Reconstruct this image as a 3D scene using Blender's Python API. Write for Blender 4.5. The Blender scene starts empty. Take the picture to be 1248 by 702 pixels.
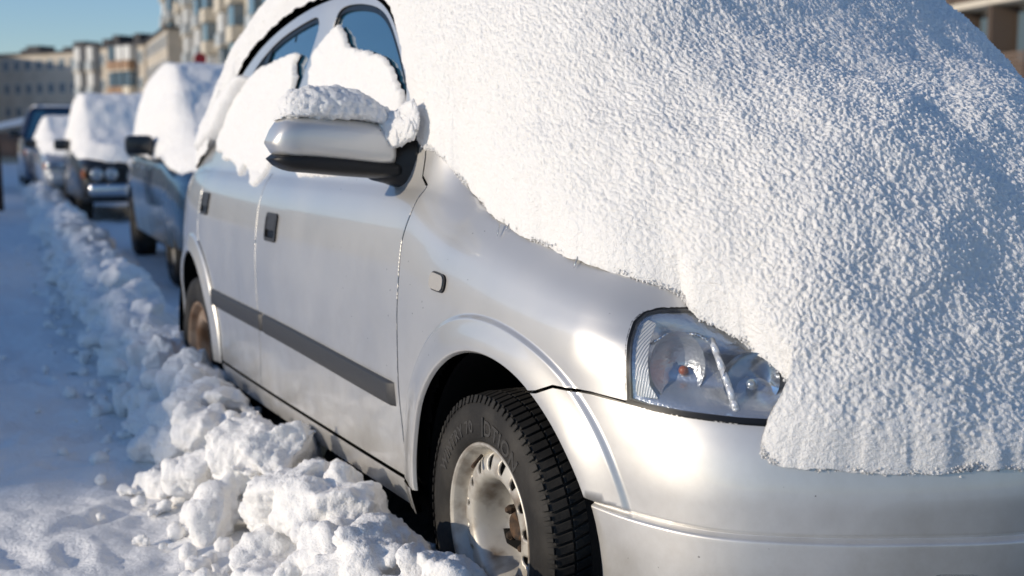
import bpy, bmesh, math, random
import numpy as np
from mathutils import Vector, Matrix
from mathutils.bvhtree import BVHTree
from mathutils.kdtree import KDTree
from mathutils.geometry import delaunay_2d_cdt
random.seed(5); RNG = np.random.default_rng(5)
C = bpy.context.scene.collection
rad = math.radians
# ------------------------------------------------------------------ camera model
CAM = np.array([-1.978, -2.387, 1.147]); YAW = .479; PIT = -math.atan(181/1500); F = 1500.
_d = np.array([math.sin(YAW)*math.cos(PIT), math.cos(YAW)*math.cos(PIT), math.sin(PIT)])
_r = np.array([math.cos(YAW), -math.sin(YAW), 0.]); _u = np.cross(_r, _d)
def ray(px, py): return _d + _r*((px-624)/F) - _u*((py-351)/F)
def hit_plane(px, py, val, ax):
    v = ray(px, py); return CAM + v*((val-CAM[ax])/v[ax])
# ------------------------------------------------------------------ noise
_perm = RNG.permutation(256); _perm = np.concatenate([_perm]*3)
_g = RNG.normal(size=(256, 3)); _g /= np.linalg.norm(_g, axis=1)[:, None]
def pnoise(P):
    P = np.asarray(P, float); I = np.floor(P).astype(int); f = P-I; I &= 255
    s = f*f*f*(f*(f*6-15)+10); out = 0
    for dx in (0, 1):
        for dy in (0, 1):
            for dz in (0, 1):
                h = _perm[_perm[_perm[(I[..., 0]+dx) & 255]+((I[..., 1]+dy) & 255)]+((I[..., 2]+dz) & 255)]
                gr = _g[h]; w = (s[..., 0] if dx else 1-s[..., 0])*(s[..., 1] if dy else 1-s[..., 1])*(s[..., 2] if dz else 1-s[..., 2])
                out = out+w*(gr[..., 0]*(f[..., 0]-dx)+gr[..., 1]*(f[..., 1]-dy)+gr[..., 2]*(f[..., 2]-dz))
    return out*1.5
def fbm(P, o=3):
    a = 1; t = 0
    for k in range(o): t = t+a*pnoise(np.asarray(P)*2**k+7.3*k); a *= .5
    return t
def sm(x, a, b):
    t = np.clip((np.asarray(x, float)-a)/(b-a), 0, 1); return t*t*(3-2*t)
def spline(xs, ys):
    """monotone-ish cubic through (xs, ys)"""
    xs = np.array(xs, float); ys = np.array(ys, float)
    d = np.diff(ys)/np.diff(xs); m = np.zeros_like(xs); m[0] = d[0]; m[-1] = d[-1]
    for i in range(1, len(xs)-1):
        h0, h1 = xs[i]-xs[i-1], xs[i+1]-xs[i]
        m[i] = 0 if d[i-1]*d[i] <= 0 else (h0+h1)*3/((2*h1+h0)/d[i-1]+(h1+2*h0)/d[i])
    def f(x):
        x = np.clip(np.asarray(x, float), xs[0], xs[-1]); i = np.clip(np.searchsorted(xs, x)-1, 0, len(xs)-2)
        h = xs[i+1]-xs[i]; t = (x-xs[i])/h
        return (2*t**3-3*t**2+1)*ys[i]+(t**3-2*t**2+t)*h*m[i]+(-2*t**3+3*t**2)*ys[i+1]+(t**3-t**2)*h*m[i+1]
    return f
# ------------------------------------------------------------------ materials
def mat(name, col=(.5, .5, .5), rough=.5, metal=0., coat=0., spec=.5, trans=0., ior=1.45, emit=None, es=0., coatr=.05, sss=0.):
    m = bpy.data.materials.new(name); m.use_nodes = True; b = m.node_tree.nodes['Principled BSDF']
    b.inputs['Base Color'].default_value = (*col, 1); b.inputs['Roughness'].default_value = rough
    b.inputs['Metallic'].default_value = metal; b.inputs['Coat Weight'].default_value = coat
    b.inputs['Coat Roughness'].default_value = coatr; b.inputs['Specular IOR Level'].default_value = spec
    b.inputs['Transmission Weight'].default_value = trans; b.inputs['IOR'].default_value = ior
    if sss:
        b.inputs['Subsurface Weight'].default_value = sss; b.inputs['Subsurface Radius'].default_value = (.03, .03, .03); b.inputs['Subsurface Scale'].default_value = .5
    if emit: b.inputs['Emission Color'].default_value = (*emit, 1); b.inputs['Emission Strength'].default_value = es
    return m
def nodes(m): return m.node_tree.nodes, m.node_tree.links, m.node_tree.nodes['Principled BSDF']
def add_noise_col(m, c1, c2, scale, detail=4, lo=.35, hi=.65, coord='Object', stretch=None):
    n, l, b = nodes(m); t = n.new('ShaderNodeTexCoord'); x = n.new('ShaderNodeTexNoise'); r = n.new('ShaderNodeValToRGB')
    src = t.outputs[coord]
    if stretch:
        mp = n.new('ShaderNodeMapping'); mp.inputs['Scale'].default_value = stretch; l.new(src, mp.inputs[0]); src = mp.outputs[0]
    x.inputs['Scale'].default_value = scale; x.inputs['Detail'].default_value = detail
    r.color_ramp.elements[0].position = lo; r.color_ramp.elements[1].position = hi
    r.color_ramp.elements[0].color = (*c1, 1); r.color_ramp.elements[1].color = (*c2, 1)
    l.new(src, x.inputs['Vector']); l.new(x.outputs['Fac'], r.inputs[0]); l.new(r.outputs[0], b.inputs['Base Color'])
    return r
def add_bump(m, scale, dist, detail=4, strength=1., rough=.6):
    n, l, b = nodes(m); t = n.new('ShaderNodeTexCoord'); x = n.new('ShaderNodeTexNoise'); bp = n.new('ShaderNodeBump')
    x.inputs['Scale'].default_value = scale; x.inputs['Detail'].default_value = detail; x.inputs['Roughness'].default_value = rough
    bp.inputs['Distance'].default_value = dist; bp.inputs['Strength'].default_value = strength
    l.new(t.outputs['Object'], x.inputs['Vector']); l.new(x.outputs['Fac'], bp.inputs['Height'])
    pv = b.inputs['Normal'].links
    if pv: l.new(pv[0].from_socket, bp.inputs['Normal'])
    l.new(bp.outputs[0], b.inputs['Normal'])
M = {}
M['snow'] = mat('fresh_snow', (.90, .89, .87), .75, spec=.25, sss=.35); add_bump(M['snow'], 240, .005, 5, 1.); add_bump(M['snow'], 110, .005, 3, .5)
M['bank'] = mat('ploughed_snow', (.90, .89, .875), .75, spec=.25, sss=.3); add_bump(M['bank'], 150, .006, 6, .9); add_bump(M['bank'], 30, .01, 3, .5)
M['road'] = mat('trodden_snow', (.82, .82, .82), .6, spec=.3); add_bump(M['road'], 60, .01, 6, .6); add_bump(M['road'], 14, .03, 6, .6)
M['farsnow'] = mat('settled_snow', (.85, .87, .9), .7, spec=.25); add_bump(M['farsnow'], 30, .012, 4, .5)
def paint(name, col, metal, rough, flake=.004):
    m = mat(name, col, rough, metal, 1., .5, coatr=.04)
    n, l, b = nodes(m); t = n.new('ShaderNodeTexCoord'); x = n.new('ShaderNodeTexNoise'); mx = n.new('ShaderNodeMapRange')
    x.inputs['Scale'].default_value = 3.; x.inputs['Detail'].default_value = 6
    mx.inputs['From Min'].default_value = .3; mx.inputs['From Max'].default_value = .7
    mx.inputs['To Min'].default_value = rough-.05; mx.inputs['To Max'].default_value = rough+.07
    l.new(t.outputs['Object'], x.inputs['Vector']); l.new(x.outputs['Fac'], mx.inputs['Value']); l.new(mx.outputs[0], b.inputs['Roughness'])
    # dried salt film dulls the clear coat in patches
    y = n.new('ShaderNodeTexNoise'); y.inputs['Scale'].default_value = 7; y.inputs['Detail'].default_value = 8
    my = n.new('ShaderNodeMapRange'); my.inputs['From Min'].default_value = .4; my.inputs['From Max'].default_value = .75
    my.inputs['To Min'].default_value = .04; my.inputs['To Max'].default_value = .12
    l.new(t.outputs['Object'], y.inputs['Vector']); l.new(y.outputs['Fac'], my.inputs['Value']); l.new(my.outputs[0], b.inputs['Coat Roughness'])
    return m
M['silver'] = paint('silver_paint', (.63, .62, .60), .6, .42)
def add_specks(m, dark, scale=38, size=.045):
    """stone chips and dirt specks"""
    n, l, b = nodes(m); t = n.new('ShaderNodeTexCoord'); v = n.new('ShaderNodeTexVoronoi'); v.inputs['Scale'].default_value = scale
    w = n.new('ShaderNodeTexNoise'); w.inputs['Scale'].default_value = 4.
    a = n.new('ShaderNodeMath'); a.operation = 'LESS_THAN'; a.inputs[1].default_value = size
    g = n.new('ShaderNodeMath'); g.operation = 'GREATER_THAN'; g.inputs[1].default_value = .55
    p = n.new('ShaderNodeMath'); p.operation = 'MULTIPLY'; mx = n.new('ShaderNodeMix'); mx.data_type = 'RGBA'
    mx.inputs['A'].default_value = b.inputs['Base Color'].default_value; mx.inputs['B'].default_value = (*dark, 1)
    l.new(t.outputs['Object'], v.inputs['Vector']); l.new(t.outputs['Object'], w.inputs['Vector'])
    l.new(v.outputs['Distance'], a.inputs[0]); l.new(w.outputs['Fac'], g.inputs[0]); l.new(a.outputs[0], p.inputs[0]); l.new(g.outputs[0], p.inputs[1])
    l.new(p.outputs[0], mx.inputs['Factor']); l.new(mx.outputs['Result'], b.inputs['Base Color'])
add_specks(M['silver'], (.12, .11, .1), 30, .055)
def add_film(m, col):
    n, l, b = nodes(m); src = b.inputs['Base Color'].links[0].from_socket; t = n.new('ShaderNodeTexCoord'); sp = n.new('ShaderNodeSeparateXYZ'); mr = n.new('ShaderNodeMapRange')
    mr.inputs['From Min'].default_value = .25; mr.inputs['From Max'].default_value = .75; mr.inputs['To Min'].default_value = .75; mr.inputs['To Max'].default_value = .05
    x = n.new('ShaderNodeTexNoise'); x.inputs['Scale'].default_value = 9; x.inputs['Detail'].default_value = 10; x.inputs['Roughness'].default_value = .7; r = n.new('ShaderNodeMapRange'); r.inputs['From Min'].default_value = .38; r.inputs['From Max'].default_value = .75
    mu = n.new('ShaderNodeMath'); mu.operation = 'MULTIPLY'; mx = n.new('ShaderNodeMix'); mx.data_type = 'RGBA'; mx.inputs['B'].default_value = (*col, 1)
    l.new(t.outputs['Object'], sp.inputs[0]); l.new(sp.outputs['Z'], mr.inputs['Value']); l.new(t.outputs['Object'], x.inputs['Vector']); l.new(x.outputs['Fac'], r.inputs['Value'])
    l.new(mr.outputs[0], mu.inputs[0]); l.new(r.outputs[0], mu.inputs[1]); l.new(mu.outputs[0], mx.inputs['Factor']); l.new(src, mx.inputs['A']); l.new(mx.outputs['Result'], b.inputs['Base Color'])
add_film(M['silver'], (.40, .37, .33))
M['blackplastic'] = mat('black_plastic', (.012, .012, .013), .38, spec=.35); add_bump(M['blackplastic'], 900, .0004, 2)
M['greyplastic'] = mat('grey_plastic', (.04, .041, .044), .5); add_bump(M['greyplastic'], 700, .0004, 2)
M['seal_gap_shade'] = mat('rubber_seal_gap_shade', (.006, .006, .006), .35)
M['void'] = mat('dark_liner', (.008, .008, .008), .95, spec=.1)
M['glass'] = mat('window_glass', (.01, .06, .11), .03, 0, 1., 1.0, ior=1.7, coatr=.0)
M['lens'] = mat('lamp_lens')
n_, l_, b_ = nodes(M['lens']); n_.remove(b_); _o = n_['Material Output']; _tr = n_.new('ShaderNodeBsdfTransparent'); _tr.inputs[0].default_value = (.97, .98, .99, 1); _gl = n_.new('ShaderNodeBsdfGlossy'); _gl.inputs['Roughness'].default_value = .03
_df = n_.new('ShaderNodeBsdfDiffuse'); _df.inputs[0].default_value = (.7, .7, .68, 1); _fr = n_.new('ShaderNodeFresnel'); _ge = n_.new('ShaderNodeNewGeometry'); _mr = n_.new('ShaderNodeMapRange'); _mr.inputs['To Min'].default_value = 1.5; _mr.inputs['To Max'].default_value = 1/1.5; l_.new(_ge.outputs['Backfacing'], _mr.inputs['Value']); l_.new(_mr.outputs[0], _fr.inputs[0]); _m = n_.new('ShaderNodeMixShader'); _m2 = n_.new('ShaderNodeMixShader')
_t = n_.new('ShaderNodeTexCoord'); _nz = n_.new('ShaderNodeTexNoise'); _nz.inputs['Scale'].default_value = 160.; _nz.inputs['Detail'].default_value = 4; _rp = n_.new('ShaderNodeMapRange'); _rp.inputs['From Min'].default_value = .5; _rp.inputs['From Max'].default_value = .72; _rp.inputs['To Min'].default_value = .03; _rp.inputs['To Max'].default_value = .07
l_.new(_t.outputs['Object'], _nz.inputs['Vector']); l_.new(_nz.outputs['Fac'], _rp.inputs['Value']); l_.new(_rp.outputs[0], _m2.inputs[0]); l_.new(_tr.outputs[0], _m2.inputs[1]); l_.new(_df.outputs[0], _m2.inputs[2])
l_.new(_fr.outputs[0], _m.inputs[0]); l_.new(_m2.outputs[0], _m.inputs[1]); l_.new(_gl.outputs[0], _m.inputs[2]); l_.new(_m.outputs[0], _o.inputs[0])
M['chrome'] = mat('lamp_chrome', (.82, .84, .86), .08, 1.)
M['chromer'] = mat('lamp_reflector', (.5, .52, .55), .25, .75, .6); add_bump(M['chromer'], 160, .002, 3, .6)
M['ribbed'] = mat('ribbed_clear', (.8, .82, .84), .25, .3, .8)
n_, l_, b_ = nodes(M['ribbed']); _w = n_.new('ShaderNodeTexWave'); _w.inputs['Scale'].default_value = 70; _w.bands_direction = 'Y'; _bp = n_.new('ShaderNodeBump'); _bp.inputs['Distance'].default_value = .003; _t = n_.new('ShaderNodeTexCoord')
l_.new(_t.outputs['Object'], _w.inputs['Vector']); l_.new(_w.outputs['Fac'], _bp.inputs['Height']); l_.new(_bp.outputs[0], b_.inputs['Normal'])
M['clearbar'] = mat('lamp_divider_silver', (.85, .86, .87), .25, .4, .8)
M['amber'] = mat('amber_bulb', (.30, .085, .04), .4)
M['clearplastic'] = mat('clear_plastic', (.42, .4, .37), .2, coat=.6); add_bump(M['clearplastic'], 500, .001, 1)
M['tyre'] = mat('tyre_rubber', (.028, .027, .025), .72, spec=.35); add_bump(M['tyre'], 180, .0015, 6, .5)
add_noise_col(M['tyre'], (.018, .017, .016), (.06, .055, .048), 9, 8, .45, .8)
M['tyretext'] = mat('tyre_lettering', (.045, .042, .038), .6)
M['rim'] = mat('steel_rim', (.5, .48, .44), .45, .35, .2)
add_noise_col(M['rim'], (.58, .55, .49), (.17, .12, .08), 17, 10, .45, .74)
M['rusty'] = mat('rusty_steel', (.12, .075, .05), .8, .2); add_noise_col(M['rusty'], (.02, .018, .016), (.12, .07, .04), 40, 6)
M['rustrim'] = mat('rusty_rim', (.3, .2, .13), .6, .2); add_noise_col(M['rustrim'], (.36, .27, .2), (.16, .09, .05), 12, 6)
M['shading_sheet'] = mat('dark_shading_ground', (.03, .03, .032), .8); add_bump(M['shading_sheet'], 90, .01, 5); add_noise_col(M['shading_sheet'], (.02, .02, .022), (.07, .07, .075), 6, 6)  # dark ground colour that supplies shade under and ahead of the car
M['navy'] = paint('dark_blue_paint', (.006, .028, .065), .15, .3)
M['suvblue'] = paint('navy_paint', (.008, .02, .055), .3, .35)
M['black'] = mat('black_paint', (.012, .013, .015), .35, coat=.5)
M['grey'] = paint('light_grey_paint', (.45, .47, .5), .6, .4)
M['plate'] = mat('number_plate', (.6, .6, .58), .5)
M['plateink'] = mat('plate_ink', (.02, .02, .02), .6)
M['headglass'] = mat('headlamp_glass', (.42, .45, .48), .15, .6, 1.)
M['orange'] = mat('orange_lens', (.6, .16, .03), .25, coat=1.)
M['chromebar'] = mat('bright_metal', (.65, .67, .7), .22, 1.)
# ------------------------------------------------------------------ object helpers
def tag(o, label=None, cat=None, group=None, kind=None):
    for k, v in (('label', label), ('category', cat), ('group', group), ('kind', kind)):
        if v: o[k] = v
    return o
def empty(name, loc=(0, 0, 0), rz=0):
    o = bpy.data.objects.new(name, None); C.objects.link(o); o.location = loc; o.rotation_euler = (0, 0, rz); o.empty_display_size = .2; return o
def mesh_obj(name, verts, faces, m, parent=None, smooth=True, normals=None):
    me = bpy.data.meshes.new(name); me.from_pydata([tuple(v) for v in verts], [], [tuple(f) for f in faces])
    for mm in (m if isinstance(m, (list, tuple)) else [m]): me.materials.append(mm)
    me.polygons.foreach_set('use_smooth', [smooth]*len(me.polygons)); me.update()
    if normals is not None: me.normals_split_custom_set_from_vertices([tuple(x) for x in normals])
    o = bpy.data.objects.new(name, me); C.objects.link(o)
    if parent: o.parent = parent
    return o
def grid_obj(name, G, m, parent=None, closed_u=False, smooth=True, flip=False):
    nu, nv = G.shape[:2]; V = G.reshape(-1, 3).astype(np.float32)
    i = np.arange(nu-(0 if closed_u else 1))[:, None]; j = np.arange(nv-1)[None, :]; i2 = (i+1) % nu
    Fc = np.stack([i*nv+j, i2*nv+j, i2*nv+j+1, i*nv+j+1], -1).reshape(-1, 4)
    if flip: Fc = Fc[:, ::-1]
    me = bpy.data.meshes.new(name); me.vertices.add(len(V)); me.vertices.foreach_set('co', V.ravel())
    me.loops.add(len(Fc)*4); me.loops.foreach_set('vertex_index', Fc.ravel().astype(np.int32))
    me.polygons.add(len(Fc)); me.polygons.foreach_set('loop_start', np.arange(0, len(Fc)*4, 4, dtype=np.int32))
    me.polygons.foreach_set('use_smooth', np.full(len(Fc), smooth)); me.materials.append(m); me.update(calc_edges=True); me.validate()
    o = bpy.data.objects.new(name, me); C.objects.link(o)
    if parent: o.parent = parent
    return o
class MB:
    def __init__(s): s.b = bmesh.new()
    def box(s, c, d, rot=None, bev=0., mi=0):
        r = bmesh.ops.create_cube(s.b, size=1.); vs = r['verts']
        for v in vs: v.co = Vector((v.co.x*d[0], v.co.y*d[1], v.co.z*d[2]))
        if bev:
            es = list({e for v in vs for e in v.link_edges}); q = bmesh.ops.bevel(s.b, geom=es, offset=bev, segments=2, profile=.5, affect='EDGES'); vs = list({v for f in q['faces'] for v in f.verts} | {v for v in vs if v.is_valid})
        mtx = (rot.to_4x4() if rot else Matrix.Identity(4)); mtx = Matrix.Translation(c) @ mtx
        for v in vs: v.co = mtx @ v.co
        for f in {f for v in vs for f in v.link_faces}: f.material_index = mi
        return s
    def cyl(s, a, b, r1, r2=None, n=16, mi=0, caps=True):
        a = Vector(a); b = Vector(b); d = b-a; q = d.to_track_quat('Z', 'Y').to_matrix().to_4x4()
        r = bmesh.ops.create_cone(s.b, cap_ends=caps, segments=n, radius1=r1, radius2=r1 if r2 is None else r2, depth=d.length)
        for v in r['verts']: v.co = Matrix.Translation((a+b)/2) @ q @ v.co
        for f in {f for v in r['verts'] for f in v.link_faces}: f.material_index = mi
        return s
    def poly(s, pts, mi=0):
        f = s.b.faces.new([s.b.verts.new(p) for p in pts]); f.material_index = mi; return s
    def sphere(s, c, r, sc=(1, 1, 1), n=12):
        q = bmesh.ops.create_uvsphere(s.b, u_segments=n*2, v_segments=n, radius=r)
        for v in q['verts']: v.co = Vector(c)+Vector((v.co.x*sc[0], v.co.y*sc[1], v.co.z*sc[2]))
        return s
    def build(s, name, m, parent=None, smooth=False, auto=None):
        me = bpy.data.meshes.new(name); bmesh.ops.recalc_face_normals(s.b, faces=s.b.faces[:]); s.b.to_mesh(me); s.b.free()
        for mm in (m if isinstance(m, (list, tuple)) else [m]): me.materials.append(mm)
        if smooth: me.polygons.foreach_set('use_smooth', [True]*len(me.polygons))
        if smooth and auto: me.set_sharp_from_angle(angle=rad(auto))
        o = bpy.data.objects.new(name, me); C.objects.link(o)
        if parent: o.parent = parent
        return o
# ------------------------------------------------------------------ the silver car: side/front surface S(u, v)
Q = np.array([(0, 3.42), (-.3, 3.41), (-.52, 3.38), (-.66, 3.30), (-.735, 3.17), (-.775, 3.0), (-.80, 2.8), (-.82, 2.5), (-.831, 2.0), (-.836, 1.5), (-.836, 1.), (-.834, .5),
  (-.828, .15), (-.815, -.15), (-.79, -.36), (-.748, -.52), (-.68, -.66), (-.57, -.76), (-.41, -.85), (-.21, -.92), (0, -.945), (.1, -.942)])[::-1]
def catmull(P, n=40):
    out = []
    for i in range(len(P)-1):
        p0 = P[max(i-1, 0)]; p1 = P[i]; p2 = P[i+1]; p3 = P[min(i+2, len(P)-1)]
        for t in np.linspace(0, 1, n, endpoint=False):
            out.append(.5*((2*p1)+(-p0+p2)*t+(2*p0-5*p1+4*p2-p3)*t*t+(-p0+3*p1-3*p2+p3)*t**3))
    out.append(P[-1]); return np.array(out)
_q = catmull(Q); _s = np.concatenate([[0], np.cumsum(np.linalg.norm(np.diff(_q, axis=0), axis=1))])
_us = np.linspace(0, _s[-1], 1500); _qx = np.interp(_us, _s, _q[:, 0]); _qy = np.interp(_us, _s, _q[:, 1])
k_ = np.hanning(41); k_ /= k_.sum()
def _smooth(a): return np.convolve(np.pad(a, 20, mode='reflect', reflect_type='odd'), k_, 'valid')
_qx, _qy = _smooth(_qx), _smooth(_qy)
u0 = np.interp(0, _qy[(_us > .9)], _us[_us > .9]); _us = _us-u0      # u = 0 beside the front axle, grows rearwards
_tx, _ty = np.gradient(_qx, _us), np.gradient(_qy, _us); _tl = np.hypot(_tx, _ty); _nx, _ny = -_ty/_tl, _tx/_tl
UMIN, UMAX = _us[0], _us[-1]
d_side = spline([.14, .2, .25, .3, .45, .56, .7, .82, .9, .95, 1.0, 1.03, 1.06, 1.3, 1.5, 1.6, 1.66, 1.7], [.06, .035, .02, .008, 0, -.008, -.010, -.003, .008, .02, .043, .068, .08, .14, .195, .23, .30, .42])
d_hood = spline([.14, .2, .25, .3, .45, .56, .7, .82, .9, .95, 1.0, 1.05, 1.15, 1.3, 1.7], [.06, .035, .02, .008, 0, -.008, -.010, .0, .018, .038, .07, .11, .2, .33, .6])
z_hood = spline([.14, .9, .95, 1.0, 1.05, 1.15, 1.3, 1.7], [.14, .9, .948, .99, 1.022, 1.05, 1.07, 1.1])
d_front = spline([.14, .25, .4, .5, .58, .63, .66, .75, .85, .92, 1.0, 1.15, 1.7], [.05, .01, 0, .0, .012, .03, .045, .075, .12, .17, .26, .4, .7])
ARC = [(-.065, .315, .372, .47), (2.70, .315, .372, .45)]
CREASE = None
def S(u, v, disp=True):
    u = np.asarray(u, float); v = np.asarray(v, float)
    qx, qy, nx, ny = (np.interp(u, _us, a) for a in (_qx, _qy, _nx, _ny))
    wg = sm(u, .18, .42); wf = sm(-u, .35, .75)
    d = d_side(v)*wg+(1-wg)*(d_hood(v)*(1-wf)+d_front(v)*wf)
    z = v*wg+(1-wg)*z_hood(v)
    z = z-.16*sm(-u, -.5, .75)*sm(v, .66, 1.02)*(1-wg)
    d = d-.01*np.exp(-((v-.862+.06*sm(-u, -.3, .6))/.02)**2)*0
    if disp:
        for (yc, zc, ri, ro) in ARC:
            r = np.hypot(u-yc, v-zc); ok = 1.
            fl = 1.
            if CREASE is not None and yc < 1: fl = 1-sm(-u, .30, .37)*sm(CREASE(u)-v, -.012, .004)
            d = d-(.009*sm(ro-r, -.004, .011)+.015*sm(ro-r, .0, .09))*fl*(v < 1)
            d = d+.02*sm(ri+.012-r, 0, .016)
        if CREASE is not None:
            vc = CREASE(u); w = sm(-u, .30, .36); t = v-vc
            d = d-w*(.012*sm(-t, -.002, .006)-.004*np.exp(-(t/.004)**2)) 
    return np.stack([qx-nx*d*1., qy-ny*d, z], -1) if True else None
# outward normal points away from the body: (-x); n = (-ty, tx) must point to -x on the side
if _nx[len(_nx)//2] > 0: _nx, _ny = -_nx, -_ny
def Snorm(u, v):
    e = .0015; a = S(u+e, v)-S(u-e, v); b = S(u, v+e)-S(u, v-e); n = np.cross(a, b); n /= np.linalg.norm(n, axis=-1)[..., None]+1e-12
    q = np.stack([np.interp(u, _us, _nx), np.interp(u, _us, _ny), np.zeros_like(np.asarray(u, float))+.3], -1)
    return n*np.sign((n*q).sum(-1))[..., None]
_gu = np.linspace(UMIN, UMAX-.3, 420); _gv = np.linspace(.14, 1.7, 220); _GU, _GV = np.meshgrid(_gu, _gv, indexing='ij')
_G = S(_GU, _GV, False).reshape(-1, 3); _fc = []; _uvf = []
for i in range(len(_gu)-1):
    for j in range(len(_gv)-1):
        a = i*220+j; _fc.append((a, a+220, a+221)); _fc.append((a, a+221, a+1)); _uvf += [(i, j, 0), (i, j, 1)]
BV = BVHTree.FromPolygons([tuple(p) for p in _G], _fc)
def uv(px, py):
    v = Vector(ray(px, py)); v.normalize()
    h, n, k, _ = BV.ray_cast(Vector(CAM), v)
    if h is None:
        if px > 1300: raise ValueError('no hit')
        return uv(px+1, py+.3)
    a, b, c = (Vector(_G[q]) for q in _fc[k]); h = Vector(h); v0, v1, v2 = b-a, c-a, h-a
    d00, d01, d11, d20, d21 = v0@v0, v0@v1, v1@v1, v2@v0, v2@v1; dn = d00*d11-d01*d01
    w1 = (d11*d20-d01*d21)/dn; w2 = (d00*d21-d01*d20)/dn; i, j, t = _uvf[k]; du = _gu[1]-_gu[0]; dv = _gv[1]-_gv[0]
    return (_gu[i]+(w1+w2)*du, _gv[j]+w2*dv) if t == 0 else (_gu[i]+w1*du, _gv[j]+(w1+w2)*dv)
def UV(pts): return [uv(*p) for p in pts]
_cr = [uv(*p) for p in [(700, 600), (728, 612), (780, 630), (860, 648), (960, 656), (1100, 658), (1245, 653)]]
_cr = sorted(_cr); CREASE = spline([-1.6]+[c[0] for c in _cr]+[0], [_cr[0][1]]+[c[1] for c in _cr]+[_cr[-1][1]])
# ---- panels meshed from polygons in (u, v)
def inside(P, poly):
    P = np.asarray(P); x, y = P[:, 0], P[:, 1]; r = np.zeros(len(P), bool); n = len(poly)
    for i in range(n):
        x1, y1 = poly[i]; x2, y2 = poly[(i+1) % n]
        c = (y1 > y) != (y2 > y)
        with np.errstate(divide='ignore', invalid='ignore'): r ^= c & (x < (x2-x1)*(y-y1)/(y2-y1+1e-18)+x1)
    return r
def resample(poly, step, closed=True):
    out = []; n = len(poly)
    for i in range(n if closed else n-1):
        a = np.array(poly[i]); b = np.array(poly[(i+1) % n]); k = max(1, int(np.ceil(np.linalg.norm(b-a)/step)))
        for t in range(k): out.append(a+(b-a)*t/k)
    if not closed: out.append(np.array(poly[-1]))
    return np.array(out)
def inset(poly, d):
    P = np.array(poly); a = np.roll(P, 1, 0); b = np.roll(P, -1, 0)
    e1 = P-a; e2 = b-P; e1 /= np.linalg.norm(e1, axis=1)[:, None]+1e-9; e2 /= np.linalg.norm(e2, axis=1)[:, None]+1e-9
    area = .5*np.sum(P[:, 0]*b[:, 1]-b[:, 0]*P[:, 1]); s = 1 if area > 0 else -1
    n = np.stack([-(e1+e2)[:, 1], (e1+e2)[:, 0]], 1)*s; l = np.linalg.norm(n, axis=1)[:, None]; n /= l+1e-9
    k = 1/np.clip(np.abs((n*np.stack([-e1[:, 1], e1[:, 0]], 1)).sum(1)), .5, 1)
    return P+n*(d*k)[:, None]
def dist_poly(P, poly):
    P = np.asarray(P)[:, None, :]; A = np.array(poly)[None]; B = np.roll(np.array(poly), -1, 0)[None]
    out = []
    for s in range(0, len(P), 4000):
        p = P[s:s+4000]; ab = B-A; t = np.clip(((p-A)*ab).sum(-1)/((ab*ab).sum(-1)+1e-12), 0, 1)
        out.append(np.sqrt((((A+ab*t[..., None])-p)**2).sum(-1)).min(1))
    return np.concatenate(out)
def cdt(outline, holes, step, extra=None, jit=0.):
    lo = np.min(outline, 0); hi = np.max(outline, 0)
    gx = np.arange(lo[0]+step/2, hi[0], step); gy = np.arange(lo[1]+step/2, hi[1], step)
    g = np.stack(np.meshgrid(gx, gy, indexing='ij'), -1).copy(); g[:, ::2, 0] += step*.25; g[:, 1::2, 0] -= step*.25
    g = g.reshape(-1, 2)
    if jit: g = g+RNG.uniform(-jit, jit, g.shape)*step
    if extra is not None and len(extra):
        kd = KDTree(len(extra))
        for i, e in enumerate(extra): kd.insert((e[0], e[1], 0), i)
        kd.balance(); keep = [kd.find((p[0], p[1], 0))[2] > step*.55 for p in g]; g = np.concatenate([g[keep], extra])
    ok = inside(g, outline)
    for h in holes: ok &= ~inside(g, h)
    g = g[ok]; allp = [outline]+holes; dmin = np.min([dist_poly(g, p) for p in allp], 0) if len(g) else np.zeros(0)
    g = g[dmin > (step*.35 if extra is None else .003)]
    V = [tuple(p) for p in outline]; loops = [list(range(len(outline)))]
    E = [(i, (i+1) % len(outline)) for i in range(len(outline))]
    for h in holes:
        b = len(V); V += [tuple(p) for p in h]; E += [(b+i, b+(i+1) % len(h)) for i in range(len(h))]; loops.append(list(range(b, b+len(h))))
    V += [tuple(p) for p in g]
    vv, ee, ff, ov, oe, of = delaunay_2d_cdt([Vector(p) for p in V], E, [], 0, 1e-6)
    vv = np.array([(p.x, p.y) for p in vv]); ff = np.array([f for f in ff if len(f) == 3])
    cen = vv[ff].mean(1); ok = inside(cen, outline)
    for h in holes: ok &= ~inside(cen, h)
    ff = ff[ok]; mp = {}
    for k, l in enumerate(ov):
        for q in l: mp[q] = k
    return vv, ff, [[mp[i] for i in l if i in mp] for l in loops]
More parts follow.
